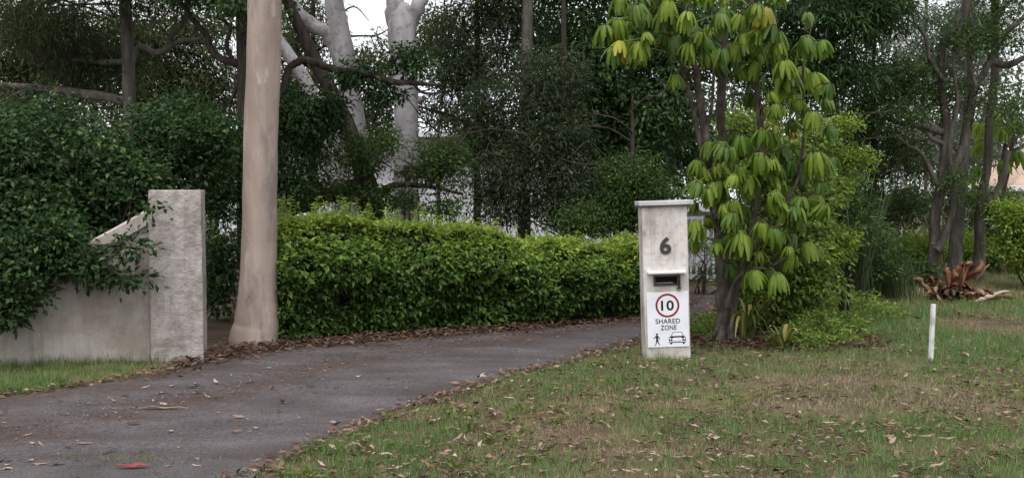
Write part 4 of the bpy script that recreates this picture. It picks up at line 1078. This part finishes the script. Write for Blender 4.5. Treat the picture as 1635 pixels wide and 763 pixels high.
shrub('dark_understorey_shrub', 'shadowed shrub between white gate and bright green shrub', 1210, 510, 13.2,
      [Bl(1230, 350, 13.2, 70, 90, .5), Bl(1200, 440, 13, 40, 60, .4), Bl(1330, 330, 13.6, 60, 90, .6), Bl(1380, 400, 14.2, 50, 60, .6)], 'lf_mid', 157, 800, .08, .036, 24, .16)
shrub('spidery_plant', 'thin dark leaved plant in front of the white gate', 1122, 470, 14.6,
      [Bl(1125, 430, 14.6, 24, 26, .2), Bl(1120, 395, 14.7, 20, 24, .2)], 'lf_dark', 158, 40, .16, .012, 8, .09, .2, ns=6, n_twig=30)

shrub('dry_fern', 'small brown dried fern tuft against the forked white gum', 655, 420, 14.4, [Bl(658, 272, 14.4, 24, 9, .25)], 'litter', 159, 26, .12, .016, 12, .09, .6, ns=2, n_twig=8)
# far wood that closes the view as one mass
rng = np.random.default_rng(61)
n = 6600
x = rng.uniform(-42, 46, n); y = rng.uniform(34, 52, n)
hmax = 4.2 + 4.5 * fbm(x * .16, y * .02, 33)
hmax = np.where((x > -10) & (x < -2), hmax * .75, hmax)
gapx = (x / y * F_PX + CX)
hmax = np.where((gapx > 690) & (gapx < 1410), hmax * 1.5, hmax)
hmax = np.where(gapx < 330, hmax * 1.3, hmax)
hmax = np.where((gapx > 1420) & (gapx < 1580), hmax * .8, hmax)
C = np.stack([x, y, ground_z(y) + rng.random(n) ** .8 * (hmax + 1.4)], -1)
P, D, N, ll, ww, tt = clump_leaves(rng, C, 16, .75, .3, .12, .6)
V, Fa = leaf_arrays(P, D, N, ll, ww)
wood = link('distant_wood', np_mesh('distant_wood', V, Fa, M['lf_wood'], np.repeat(tt, 2)), None, 'stuff')

# ------------------------------------------------------------------ umbrella tree
rng = np.random.default_rng(71)
ub = gnd(1157, 546)
ut = thing('umbrella_tree', 'umbrella tree with big drooping leaflet clusters beside the letterbox pillar', 'tree', pbase(ub))
uo = np.array(ut.location)
du = ub[1]
stemsU = [limb([(1158, 552, 22), (1156, 520, 15), (1155, 470, 14), (1153, 420, 13), (1150, 375, 11), (1143, 330, 9.5), (1135, 280, 8.5), (1127, 220, 8), (1118, 160, 7.5), (1108, 100, 6.5), (1099, 40, 6), (1094, -20, 5), (1088, -120, 4)], du),
          limb([(1160, 545, 11), (1163, 460, 9), (1162, 380, 9), (1156, 300, 9), (1151, 230, 9), (1152, 160, 8.5), (1155, 90, 8), (1156, 20, 7.5), (1160, -120, 6)], du + .35),
          limb([(1146, 350, 6), (1130, 290, 5), (1118, 230, 4.5), (1106, 170, 4), (1092, 120, 3.5), (1078, 60, 3)], du - .05),
          limb([(1128, 215, 4), (1136, 170, 3.2), (1140, 110, 3), (1142, 60, 2.5)], du + .1),
          limb([(1166, 540, 6), (1176, 470, 5), (1190, 400, 4.5), (1208, 330, 4.5), (1216, 260, 4.8), (1214, 200, 6), (1208, 130, 6), (1204, 60, 5.5), (1198, -20, 5), (1190, -120, 4)], du - .15),
          limb([(1196, 400, 4), (1236, 350, 3.5), (1272, 290, 3.2), (1284, 210, 3), (1282, 130, 2.5), (1284, 90, 2)], du - .2),
          limb([(1160, 490, 5), (1176, 445, 3.5), (1200, 430, 3), (1226, 430, 2.5)], du - .3)]
skU = []
for q, (P, R) in enumerate(stemsU):
    P, R = smooth_path(np.array(P), R); skU.append(P)
    if q < 2: P = P + rng.normal(0, 1, P.shape) * (R * .12)[:, None]
    V, Fq = tube(P - uo, R * .85, 14 if q < 2 else 9, .12, 70 + q)
    link('trunk' if q == 0 else 'stem', np_mesh('trunk' if q == 0 else 'stem', V, Fq, M['bark_umbrella'], None, True), ut)
# roots
for a in (.4, 1.7, 2.9, 4.2, 5.4):
    e = np.array((math.cos(a), math.sin(a), 0))
    V, Fq = tube(smooth_path([e * .03 + (0, 0, .16), e * .13 + (0, 0, .05), e * .3 + (0, 0, -.03)], [.06, .045, .02])[0], smooth_path([e * .03, e * .1, e * .3], [.06, .045, .02])[1], 8, .1)
    link('root', np_mesh('root', V, Fq, M['bark_umbrella'], None, True), ut)
skA = np.concatenate(skU)
def leaflet_mesh(Ln, Wd, mat, bend0, bend1, seed, name='leaflet'):
    """drooping oval blade: 7 stations x 5 across, folded on its midrib; starts outward, curves down. local +x outward, z up"""
    g = np.random.default_rng(seed); ns_, V = 7, []
    x = z = 0.; tw = g.normal(0, .12); sk = g.normal(0, .05)
    rows_ = []
    for k in range(ns_):
        t_ = k / (ns_ - 1)
        a = bend0 + (bend1 - bend0) * t_ ** .7
        prof = math.sin(math.pi * min(1, t_ * .93 + .05)) ** .62 * (1 - .18 * t_)
        if k == 0: prof = .12
        if k == ns_ - 1: prof = .34
        wv = Wd * .5 * prof
        nx, nz = math.sin(a), math.cos(a)      # normal in the bending plane
        for e in (-1, -.55, 0, .55, 1):
            yy = e * wv; up = -abs(e) ** 1.4 * wv * .42 + math.sin(t_ * 9 + e * 2 + seed) * .0025 * (abs(e) > .9)
            rows_.append((x + nx * up, yy + sk * t_ * Ln * t_ + tw * up, z + nz * up))
        st = Ln / (ns_ - 1)
        x += math.cos(a) * st; z -= math.sin(a) * st
    Fq = []
    for k in range(ns_ - 1):
        for e in range(4):
            b_ = k * 5 + e; Fq.append((b_, b_ + 1, b_ + 6, b_ + 5))
    return np_mesh(name, np.array(rows_), np.array(Fq), mat, None, True)
LM = {}
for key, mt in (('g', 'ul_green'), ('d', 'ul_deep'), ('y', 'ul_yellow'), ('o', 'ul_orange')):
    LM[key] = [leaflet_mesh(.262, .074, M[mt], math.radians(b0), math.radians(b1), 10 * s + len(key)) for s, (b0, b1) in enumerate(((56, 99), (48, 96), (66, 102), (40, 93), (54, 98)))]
def umbel(c, size, key, seed, sep):
    """one compound leaf: petiole from the nearest stem, dark hub, ring of hanging leaflets"""
    g = np.random.default_rng(seed)
    c = np.array(c, float)
    dd = np.linalg.norm(skA - c, axis=1) + 1.2 * np.maximum(0, skA[:, 2] - c[2] + .05)
    s = skA[int(np.argmin(dd))]
    ln = np.linalg.norm(c - s)
    mid = (s + c) / 2 + np.array((0, 0, .1 * ln)) + g.normal(0, .03, 3)
    P, R = smooth_path([s, mid, c], [.0065, .005, .004], 5)
    acc = Acc(); acc.add(tube(P - uo, R, 6))
    tilt = g.normal(0, .2, 2)
    Rm = Matrix.Rotation(tilt[0], 4, 'X') @ Matrix.Rotation(tilt[1], 4, 'Y')
    n = int(g.integers(11, 16)); ph = g.random() * 6.3
    pl = link('leaf', None, ut) if False else None
    stalk = []
    mats = []
    for k in range(n):
        a = ph + 2 * math.pi * k / n + g.normal(0, .09)
        e = np.array((math.cos(a), math.sin(a), 0.)); r = .045 * size * g.uniform(.8, 1.2)
        hub = Rm.to_3x3() @ Vector(e * r + np.array((0, 0, -.004)))
        acc.add(tube(np.array([c, c + np.array(hub) * .5 + (0, 0, .006), c + np.array(hub)]) - uo, np.array((.0042, .0035, .003)), 5))
        sc_ = size * g.uniform(.62, 1.0)
        mtx = Matrix.Translation(Vector(c - uo) + hub) @ Rm @ Matrix.Rotation(a + g.normal(0, .08), 4, 'Z') @ Matrix.Rotation(g.normal(0, .13), 4, 'Y') @ Matrix.Scale(sc_, 4)
        mats.append((LM[key][int(g.integers(0, 5))], mtx))
    leaf = link('leaf', acc.mesh('petiole', M['hub_brown' if g.random() < .6 else 'green_stem']), ut)
    if sep:
        for me, mtx in mats:
            o = link('leaflet', me, leaf); o.matrix_local = mtx
    else:
        VV, FF, kk = [], [], 0
        for me, mtx in mats:
            co = np.empty(len(me.vertices) * 3, np.float32); me.vertices.foreach_get('co', co); co = co.reshape(-1, 3)
            mm = np.array(mtx); VV.append(co @ mm[:3, :3].T + mm[:3, 3])
            fi = np.empty(len(me.polygons) * 4, np.int32); me.polygons.foreach_get('vertices', fi); FF.append(fi.reshape(-1, 4) + kk); kk += len(co)
        link('leaflets', np_mesh('leaflets', np.concatenate(VV), np.concatenate(FF), mats[0][0].materials[0], None, True), leaf, 'stuff')
front = [(985, 30, 1.15, 'g', -.5), (990, 68, 1.0, 'y', -.6), (1110, 355, 1.0, 'g', -.7), (1168, 318, 1.05, 'g', -.45), (1225, 246, 1.15, 'g', -.5), (1302, 242, 1.15, 'g', -.5), (1184, 372, 1.15, 'g', -.6), (1250, 115, 1.1, 'g', -.4),
         (1298, 118, 1.1, 'g', -.3), (1286, 64, 1.0, 'g', -.3), (1222, 14, 1.1, 'y', -.4), (1298, 178, 1.0, 'g', -.4), (1246, 166, .95, 'g', -.5), (1140, 290, .95, 'g', -.4), (1110, 262, .8, 'g', -.3), (1130, 300, .8, 'g', -.5),
         (1232, 308, 1.0, 'g', -.6), (1275, 328, .95, 'g', -.5), (1318, 325, .85, 'g', -.4), (1202, 430, .9, 'g', -.55), (1240, 436, .95, 'g', -.6), (1150, 22, 1.05, 'd', -.3), (1060, 18, 1.1, 'd', -.4), (1105, 42, 1.1, 'd', -.2), (1200, 60, 1.0, 'd', -.2), (1266, 405, .8, 'g', -.4),
         (1030, 20, 1.0, 'd', -.3), (1078, 118, .75, 'g', -.3)]
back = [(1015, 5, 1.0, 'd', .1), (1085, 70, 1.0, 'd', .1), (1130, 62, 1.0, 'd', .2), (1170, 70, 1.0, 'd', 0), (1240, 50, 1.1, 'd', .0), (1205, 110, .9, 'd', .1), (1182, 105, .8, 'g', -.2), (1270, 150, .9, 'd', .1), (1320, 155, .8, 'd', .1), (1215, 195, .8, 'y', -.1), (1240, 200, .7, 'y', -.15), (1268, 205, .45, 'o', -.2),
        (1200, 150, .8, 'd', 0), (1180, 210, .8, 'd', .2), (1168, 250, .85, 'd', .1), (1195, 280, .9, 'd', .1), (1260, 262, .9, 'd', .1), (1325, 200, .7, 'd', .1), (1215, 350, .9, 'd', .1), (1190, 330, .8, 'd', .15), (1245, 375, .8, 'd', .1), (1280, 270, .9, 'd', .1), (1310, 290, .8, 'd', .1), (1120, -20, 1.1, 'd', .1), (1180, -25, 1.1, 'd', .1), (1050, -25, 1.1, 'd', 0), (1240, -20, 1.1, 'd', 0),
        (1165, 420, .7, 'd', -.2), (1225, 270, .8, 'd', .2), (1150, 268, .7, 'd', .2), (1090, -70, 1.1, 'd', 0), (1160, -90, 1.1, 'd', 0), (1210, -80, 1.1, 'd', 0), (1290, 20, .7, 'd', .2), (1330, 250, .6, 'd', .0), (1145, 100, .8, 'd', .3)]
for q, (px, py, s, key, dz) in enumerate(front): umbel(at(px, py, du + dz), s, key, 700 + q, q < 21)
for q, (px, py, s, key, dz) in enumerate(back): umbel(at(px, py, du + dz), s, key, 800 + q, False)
g_ = np.random.default_rng(77)
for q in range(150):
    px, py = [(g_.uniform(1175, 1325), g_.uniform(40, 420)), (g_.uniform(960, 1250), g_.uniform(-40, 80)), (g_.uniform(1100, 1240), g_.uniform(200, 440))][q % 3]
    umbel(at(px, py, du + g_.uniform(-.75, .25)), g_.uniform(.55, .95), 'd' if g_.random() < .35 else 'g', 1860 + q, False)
# a second umbrella tree far right, brighter
d = 18.2
ub2 = base_at(1606, d)
u2 = thing('umbrella_tree', 'small bright umbrella tree at the right edge in front of the tan roofed house', 'tree', ub2)
uo = np.array(u2.location); ut = u2
skU = []
for q, (P, R) in enumerate((limb([(1600, 470, 6), (1602, 390, 5.5), (1600, 330, 5), (1598, 280, 4.5), (1606, 230, 4)], d), limb([(1600, 310, 4), (1610, 270, 3.5), (1618, 220, 3)], d))):
    P, R = smooth_path(np.array(P), R); skU.append(P)
    V, Fq = tube(P - uo, R, 10, .1, 90 + q)
    link('trunk' if q == 0 else 'stem', np_mesh('trunk', V, Fq, M['bark_umbrella'], None, True), u2)
skA = np.concatenate(skU)
for q, (px, py) in enumerate(((1600, 205), (1570, 225), (1620, 190), (1600, 255), (1588, 180), (1560, 265), (1622, 240), (1565, 195))):
    umbel(at(px, py, d - .2), 1.5, 'g', 900 + q, False)

# ------------------------------------------------------------------ reeds, strap plant, dead fronds, ground cover
def strap(P, W, fold=.25, side=None):
    """a strap leaf along a path P with widths W"""
    P = np.asarray(P, float); n = len(P); T = norm(np.gradient(P, axis=0))
    S = norm(np.cross(T, np.array((0, 0, 1.)) if side is None else side)); N = np.cross(S, T)
    W = np.asarray(W)[:, None]
    V = np.stack([P - S * W / 2 + N * W * fold, P, P + S * W / 2 + N * W * fold], 1).reshape(-1, 3)
    Fq = []
    for k in range(n - 1):
        for e in (0, 1): Fq.append((k * 3 + e, k * 3 + e + 1, k * 3 + e + 4, k * 3 + e + 3))
    return V, np.array(Fq)
def arch(base, az, length, rise, fall, n=8):
    t_ = np.linspace(0, 1, n)[:, None]; e = np.array((math.cos(az), math.sin(az), 0))
    return np.array(base) + e * length * t_ + np.array((0, 0, 1.)) * (rise * t_ * 2 - (rise + fall) * t_ ** 2)
rng = np.random.default_rng(81)
for nm, lab, px, py, dd_, cnt, hh, spread, grp in (('reed_clump', 'tall arching grassy reed clump right of the bright green shrub', 1375, 480, 13.6, 100, 1.25, .7, None), ('reed_clump', 'low dark strappy grass clump left of the dead fronds', 1405, 480, 13.9, 420, .5, .62, None)):
    b0 = at(px, py, dd_); b0[2] = 0
    t = thing(nm, lab, 'grass clump', b0)
    VV, FF, TT, kk = [], [], [], 0
    for q in range(cnt):
        az = rng.uniform(0, 6.28); h = hh * rng.uniform(.5, 1.1); r0 = rng.uniform(0, .22 if hh > 1 else .6)
        bs = np.array((r0 * math.cos(az * 1.7), r0 * math.sin(az * 1.7) * .5, -.02))
        P = arch(bs, az, spread * rng.uniform(.3, 1.0) * h, h, -h * rng.uniform(.1, .75), 7)
        V, Fq = strap(P, np.array((.7, 1, 1, .9, .7, .45, .1)) * rng.uniform(.008, .016), .2)
        VV.append(V); FF.append(Fq + kk); kk += len(V); TT.append(np.full(len(Fq), np.clip(rng.normal(.45, .25), 0, 1)))
    link('blades', np_mesh('blades', np.concatenate(VV), np.concatenate(FF), M['lf_reed'], np.concatenate(TT), True), t, 'stuff')
# strap leaved plant at the umbrella tree's foot
b0 = gnd(1192, 548)
sp = thing('strap_leaf_plant', 'yellowing strap leaved plant at the foot of the umbrella tree', 'plant', b0)
for q in range(26):
    az = rng.uniform(0, 6.28); L_ = rng.uniform(.16, .34); h = rng.uniform(.2, .36)
    P = arch((rng.normal(0, .04), rng.normal(0, .04), -.01), az, L_, h * 1.8, h * 1.8 * rng.uniform(.15, 1.0), 9)
    V, Fq = strap(P, np.array((.6, .8, .95, 1, 1, .95, .8, .5, .08)) * rng.uniform(.026, .042), .18)
    link('leaf', np_mesh('leaf', V, Fq, M['strap_yellow' if rng.random() < .28 else 'strap_green'], None, True), sp)
b0 = gnd(1248, 560)
sp = thing('strap_leaf_plant', 'small yellow green rosette plant in the mulch bed', 'plant', b0)
for q in range(18):
    az = rng.uniform(0, 6.28); L_ = rng.uniform(.1, .2); h = rng.uniform(.12, .24)
    P = arch((rng.normal(0, .03), rng.normal(0, .03), -.01), az, L_, h * 1.6, h * 1.6 * rng.uniform(.1, .9), 8)
    V, Fq = strap(P, np.array((.6, .9, 1, 1, .95, .8, .5, .08)) * rng.uniform(.03, .042), .18)
    link('leaf', np_mesh('leaf', V, Fq, M['strap_yellow' if rng.random() < .2 else 'strap_green'], None, True), sp)
# dead bird's nest style clump: rusty upright fronds, tan curled ones, a pale sheath lying to the right
b0 = gnd(1526, 483)
df = thing('dead_frond_clump', 'heap of dead rust and tan fronds at the foot of the dark trunks', 'dead plant', b0)
spx = 13.75 / F_PX
def frond(pts, w, mat, fold=.2, name='frond'):
    P = np.array([((x - 1526) * spx, dy, (483 - y) * spx) for x, y, dy in pts])
    P = smooth_path(P, [1] * len(P), 4)[0]; n = len(P); t_ = np.linspace(0, 1, n)
    P = P + rng.normal(0, .006, P.shape)
    wv = w * spx * np.clip(np.minimum(1, .35 + t_ * 2.2) * np.minimum(1, (1 - t_) * 4 + .3), .1, 1) * rng.uniform(.7, 1.25, n)
    V, Fq = strap(P, wv, fold, np.array((rng.normal(0, .5), 1., rng.normal(0, .4))))
    V = V + rng.normal(0, .0045, V.shape)
    o = link(name, np_mesh(name, V, Fq, M[mat], None, False), df)
    md = o.modifiers.new('thick', 'SOLIDIFY'); md.thickness = .003
for x0, x1, y1, nq in ((1504, 1482, 436, 9), (1524, 1547, 414, 8), (1516, 1516, 420, 4)):
    for q in range(nq):
        j_ = lambda a: rng.normal(0, a)
        e = j_(6); yt = y1 + abs(j_(9))
        frond([(x0 + j_(4), 478, .05 + j_(.04)), (x0 * .62 + x1 * .38 + e * .4, 478 - (478 - yt) * .4, j_(.05)), (x0 * .25 + x1 * .75 + e * .8, 478 - (478 - yt) * .75, -.06 + j_(.06)), (x1 + e * 1.3, yt, -.1 + j_(.08))], rng.uniform(5, 10), ('dead_rust', 'dead_rust', 'dead_rust', 'dead_rust', 'fall_brown')[q % 5], .3)
frond([(1484, 470, -.1), (1472, 456, -.1), (1460, 446, -.15), (1452, 446, -.15)], 9, 'dead_tan', .3)
frond([(1530, 470, 0), (1546, 454, -.05), (1560, 438, -.1), (1572, 420, -.1)], 4, 'dead_tan', .25)
frond([(1540, 479, -.05), (1570, 474, -.08), (1596, 470, -.1), (1614, 474, -.1)], 11, 'dead_tan', .3)
frond([(1538, 482, -.15), (1556, 476, -.2), (1580, 468, -.2), (1600, 462, -.2)], 7, 'fall_pale', .3)
frond([(1500, 482, -.1), (1490, 474, -.15), (1482, 462, -.2)], 8, 'dead_tan', .3)
frond([(1506, 485, -.12), (1494, 478, -.2), (1484, 468, -.24)], 6, 'dead_tan', .3)
for q in range(60):
    x0 = rng.uniform(1486, 1566); az = rng.uniform(-1, 1)
    y0 = rng.uniform(462, 482); dx = rng.uniform(-18, 18)
    frond([(x0, y0, rng.uniform(-.15, .1)), (x0 + dx * .5, y0 - rng.uniform(4, 16), rng.uniform(-.2, .1)), (x0 + dx, y0 - rng.uniform(-3, 14), rng.uniform(-.25, .05))], rng.uniform(4, 9), ('dead_tan', 'dead_rust', 'dead_dark', 'dead_dark', 'fall_brown')[q % 5], .25)
# leafy ground cover at the foot of the shrubs
rng = np.random.default_rng(91)
def cover(name, specs, mat, seed, L, W):
    g = np.random.default_rng(seed); Cs = []
    for px, py, rx, ry, n_, h in specs:
        c = gnd(px, py); wx = rx * c[1] / F_PX; wy = abs(gnd(px, py - ry)[1] - c[1])
        q = norm(g.normal(0, 1, (n_, 2))) * np.sqrt(g.random((n_, 1)))
        Cs.append(np.stack([c[0] + q[:, 0] * wx, c[1] + q[:, 1] * wy, g.random(n_) ** 1.3 * h * (1.1 - (q ** 2).sum(1))], -1))
    C = np.concatenate(Cs)
    P, D, N, ll, ww, tt = clump_leaves(g, C, 12, .07, L, W, .1)
    k = P[:, 2] > .004
    V, Fa = leaf_arrays(P[k], D[k], N[k], ll[k], ww[k])
    return link(name, np_mesh(name, V, Fa, M[mat], np.repeat(tt[k], 2)), None, 'stuff')
cover('ground_cover', [(1310, 540, 50, 14, 260, .28), (1275, 552, 45, 10, 120, .2), (1355, 530, 30, 14, 100, .18), (1250, 520, 70, 16, 200, .5), (1125, 535, 20, 12, 90, .25), (1370, 500, 60, 14, 200, .3)], 'lf_lush', 92, .055, .024)

g = np.random.default_rng(93); Cw = np.stack([g.uniform(-1.5, 7, 420), 1 / g.uniform(1 / 11.5, 1 / 5.0, 420), np.full(420, .012)], -1)
Cw = Cw[lawn_mask(Cw)]; Cw = Cw[fbm(Cw[:, 0] * 1.4, Cw[:, 1] * 1.4, 71) > .5]
P, D, N, ll, ww, tt = clump_leaves(g, Cw, 14, .045, .055, .022, -.35, 1.0, .15, 2.0)
P[:, 2] = np.maximum(P[:, 2], .012)
V, Fa = leaf_arrays(P, D, N, ll, ww)
link('lawn_weeds', np_mesh('lawn_weeds', V, Fa, M['lf_lush'], np.repeat(tt * .6, 2)), None, 'stuff')

# ------------------------------------------------------------------ leaf litter and fallen leaves
rng = np.random.default_rng(95)
def litter(name, P, seed, Lr=(.03, .1), lift=.012, tlo=0, thi=1, wr=(.22, .5)):
    g = np.random.default_rng(seed); n = len(P)
    az = g.uniform(0, 6.28, n)
    D = norm(np.stack([np.cos(az), np.sin(az), g.normal(.05, .16, n)], -1)); N = norm(np.array((0, 0, 1.)) + g.normal(0, .3, (n, 3)))
    L = g.uniform(*Lr, n); W = L * g.uniform(*wr, n)
    P = P.copy(); P[:, 2] += g.random(n) * lift + .004
    V, Fa = leaf_arrays(P, D, N, L, W, g.uniform(.1, .4), -.08)
    V[:, 2] = np.maximum(V[:, 2], .004 + P.repeat(4, 0)[:, 2] * .3)
    return link(name, np_mesh(name, V, Fa, M['litter'], np.repeat(np.clip(g.beta(1.6, 2.2, n) * (thi - tlo) + tlo, 0, 1), 2)), None, 'stuff')
# under the hedge and round the gum
n = 6800
u = rng.random(n); idx = (u * (NU - 1)).astype(int)
sel = LE[np.clip((rng.uniform(.24, .86, n) * NU).astype(int), 0, NU - 1)]
nrm = hn
off = np.abs(rng.normal(0, .26, n)) * rng.choice((1, 1, 1, -.8), n)
P = sel + nrm * off[:, None] + hd * rng.normal(0, .15, (n, 1)); P[:, 2] = np.where(off < 0, .014, .02)
P = P[(P[:, 0] > -3.0)]
litter('hedge_leaf_litter', P, 96, (.025, .09), .04, 0, .65)
# mulch bed under the umbrella tree
c = gnd(1245, 548); q = norm(rng.normal(0, 1, (5200, 2))) * np.sqrt(rng.random((5200, 1))) * 1.12
P = np.stack([c[0] + q[:, 0] * 1.12, c[1] + .25 + q[:, 1] * .72, np.zeros(5200)], -1)
P = P[~in_poly(P, DRIVE_POLY)]
litter('bed_leaf_litter', P, 97, (.03, .11), .05, 0, .8, (.12, .4))
# crumbs along both driveway edges and down the middle of the track
n = 4200
e = np.where(rng.random(n) < .45, 0, 1); k = rng.integers(10, NU, n)
P = np.where((e == 0)[:, None], LE[k], RE[k]) + rng.normal(0, .06, (n, 3)) * np.array((1, 1, 0)); P[:, 2] = .014
litter('edge_leaf_litter', P, 98, (.02, .085), .02, .1, 1)
n = 7000
k = rng.integers(0, NU, n); f = np.clip(rng.normal(.42, .16, n), .02, .98)
lane = rng.random(n)
f = np.where(lane < .55, np.clip(rng.normal(.4, .07, n), 0, 1), rng.random(n))
P = LE[k] * (1 - f[:, None]) + RE[k] * f[:, None] + rng.normal(0, .05, (n, 3)); P[:, 2] = .03
litter('driveway_leaf_litter', P, 99, (.008, .042), .006, 0, 1, (.15, .4))
# lawn crumbs
n = 30000
P = np.stack([rng.uniform(-2, 9, n), 1 / rng.uniform(1 / 15, 1 / 4.8, n), np.full(n, .02)], -1)
P = P[lawn_mask(P)]
P = P[fbm(P[:, 0] * 2.2, P[:, 1] * 3.0, 61) + .25 * rng.random(len(P)) > .56]
litter('lawn_leaf_litter', P, 100, (.02, .075), .02, .0, 1, (.15, .45))
# forest floor behind the hedge
n = 5000
P = np.stack([rng.uniform(-10, 6, n), rng.uniform(11.6, 20, n), np.zeros(n)], -1); P = P[~in_poly(P, DRIVE_POLY)]
litter('forest_leaf_litter', P, 101, (.05, .14), .03, 0, .7)

# single fallen leaves
def fallen_mesh(mat, Ln, Wd, curl, bend, seed, wavy=0.):
    g = np.random.default_rng(seed); n_ = 8; rows_ = []
    for k in range(n_):
        t_ = k / (n_ - 1) - .5
        w_ = Wd * .5 * max(.06, math.cos(math.pi * t_ * .96)) ** .8
        cx0 = t_ * Ln; cy0 = bend * (t_ * t_ - .1) * Ln; cz0 = curl * (t_ * t_ * 4) * Ln * .5 + .006 + wavy * math.sin(t_ * 11 + seed)
        for e_ in (-1, 0, 1):
            rows_.append((cx0, cy0 + e_ * w_, cz0 + abs(e_) * w_ * g.uniform(.1, .7)))
    Fq = [(k * 3 + e_, k * 3 + e_ + 1, k * 3 + e_ + 4, k * 3 + e_ + 3) for k in range(n_ - 1) for e_ in (0, 1)]
    return np_mesh('fallen_leaf', np.array(rows_), np.array(Fq), M[mat], None, True)
KIND = [('fall_pale', 'pale tan dry leaf lying on the {}', .42), ('fall_brown', 'pinkish brown dry leaf lying on the {}', .33), ('fall_dark', 'dark curled dead leaf lying on the {}', .25)]
FM = {k[0]: [fallen_mesh(k[0], *a) for a in ((.12, .026, .1, .2, 1), (.1, .034, .25, -.15, 2), (.14, .022, .15, .35, 3, .004), (.08, .036, .4, .1, 4), (.16, .03, .08, -.25, 5, .005), (.065, .03, .5, .0, 6))] for k in KIND}
rng = np.random.default_rng(97)
cnt = 0
def drop_leaf(px, py, where, kind=None, sc_=None, az=None):
    global cnt
    p = gnd(px, py)
    kk = KIND[int(rng.choice(3, p=[k[2] for k in KIND]))] if kind is None else KIND[kind]
    o = link('fallen_leaf', FM[kk[0]][int(rng.integers(0, 6))])
    z = .024 if where == 'lawn' else .03
    o.location = (p[0], p[1], z); s = rng.uniform(.5, 1.0) if sc_ is None else sc_
    o.scale = (s, s, s); o.rotation_euler = (rng.normal(0, .22), rng.normal(0, .14), rng.uniform(0, 6.28) if az is None else az)
    if where == 'lawn':
        place = 'lawn near the driveway edge' if px < 900 else 'lawn in front of the letterbox pillar' if px < 1180 and py < 680 else 'lawn near the white stake' if px > 1350 and py < 670 else 'lawn below the umbrella tree bed' if py < 670 else 'near lawn at the bottom edge, right half'
    else:
        place = 'driveway below the gate wall' if px < 330 else 'driveway below the gum and hedge'
    tag(o, kk[1].format(place), 'leaf', 'fallen leaves: ' + kk[1].format(place))
    cnt += 1
tries = 0
while cnt < 222 and tries < 4000:
    tries += 1
    py = 585 + 178 * rng.random() ** .8; px = rng.uniform(430, 1635)
    p = gnd(px, py)[None]
    if not lawn_mask(p)[0] or fbm(px * .012, py * .03, 40) < .44: continue
    drop_leaf(px, py, 'lawn')
tries = 0
while cnt < 280 and tries < 4000:
    tries += 1
    py = 590 + 170 * rng.random(); px = rng.uniform(0, 760)
    p = gnd(px, py)[None]
    if not in_poly(p, DRIVE_POLY)[0]: continue
    drop_leaf(px, py, 'driveway', None, rng.uniform(.45, .95), rng.normal(0, .5))
o = link('fallen_leaf', fallen_mesh('fall_red', .19, .04, .06, .15, 9)); p = gnd(212, 757); o.location = (p[0], p[1], .042); o.rotation_euler = (.1, 0, .1)
tag(o, 'large red fallen leaf on the driveway at the bottom edge', 'leaf')
o = link('bark_strip', fallen_mesh('fall_pale', .34, .03, .02, .1, 10, .006)); p = gnd(258, 660); o.location = (p[0], p[1], .034); o.rotation_euler = (0, 0, -.03)
tag(o, 'long pale strip of bark lying across the driveway', 'bark strip')
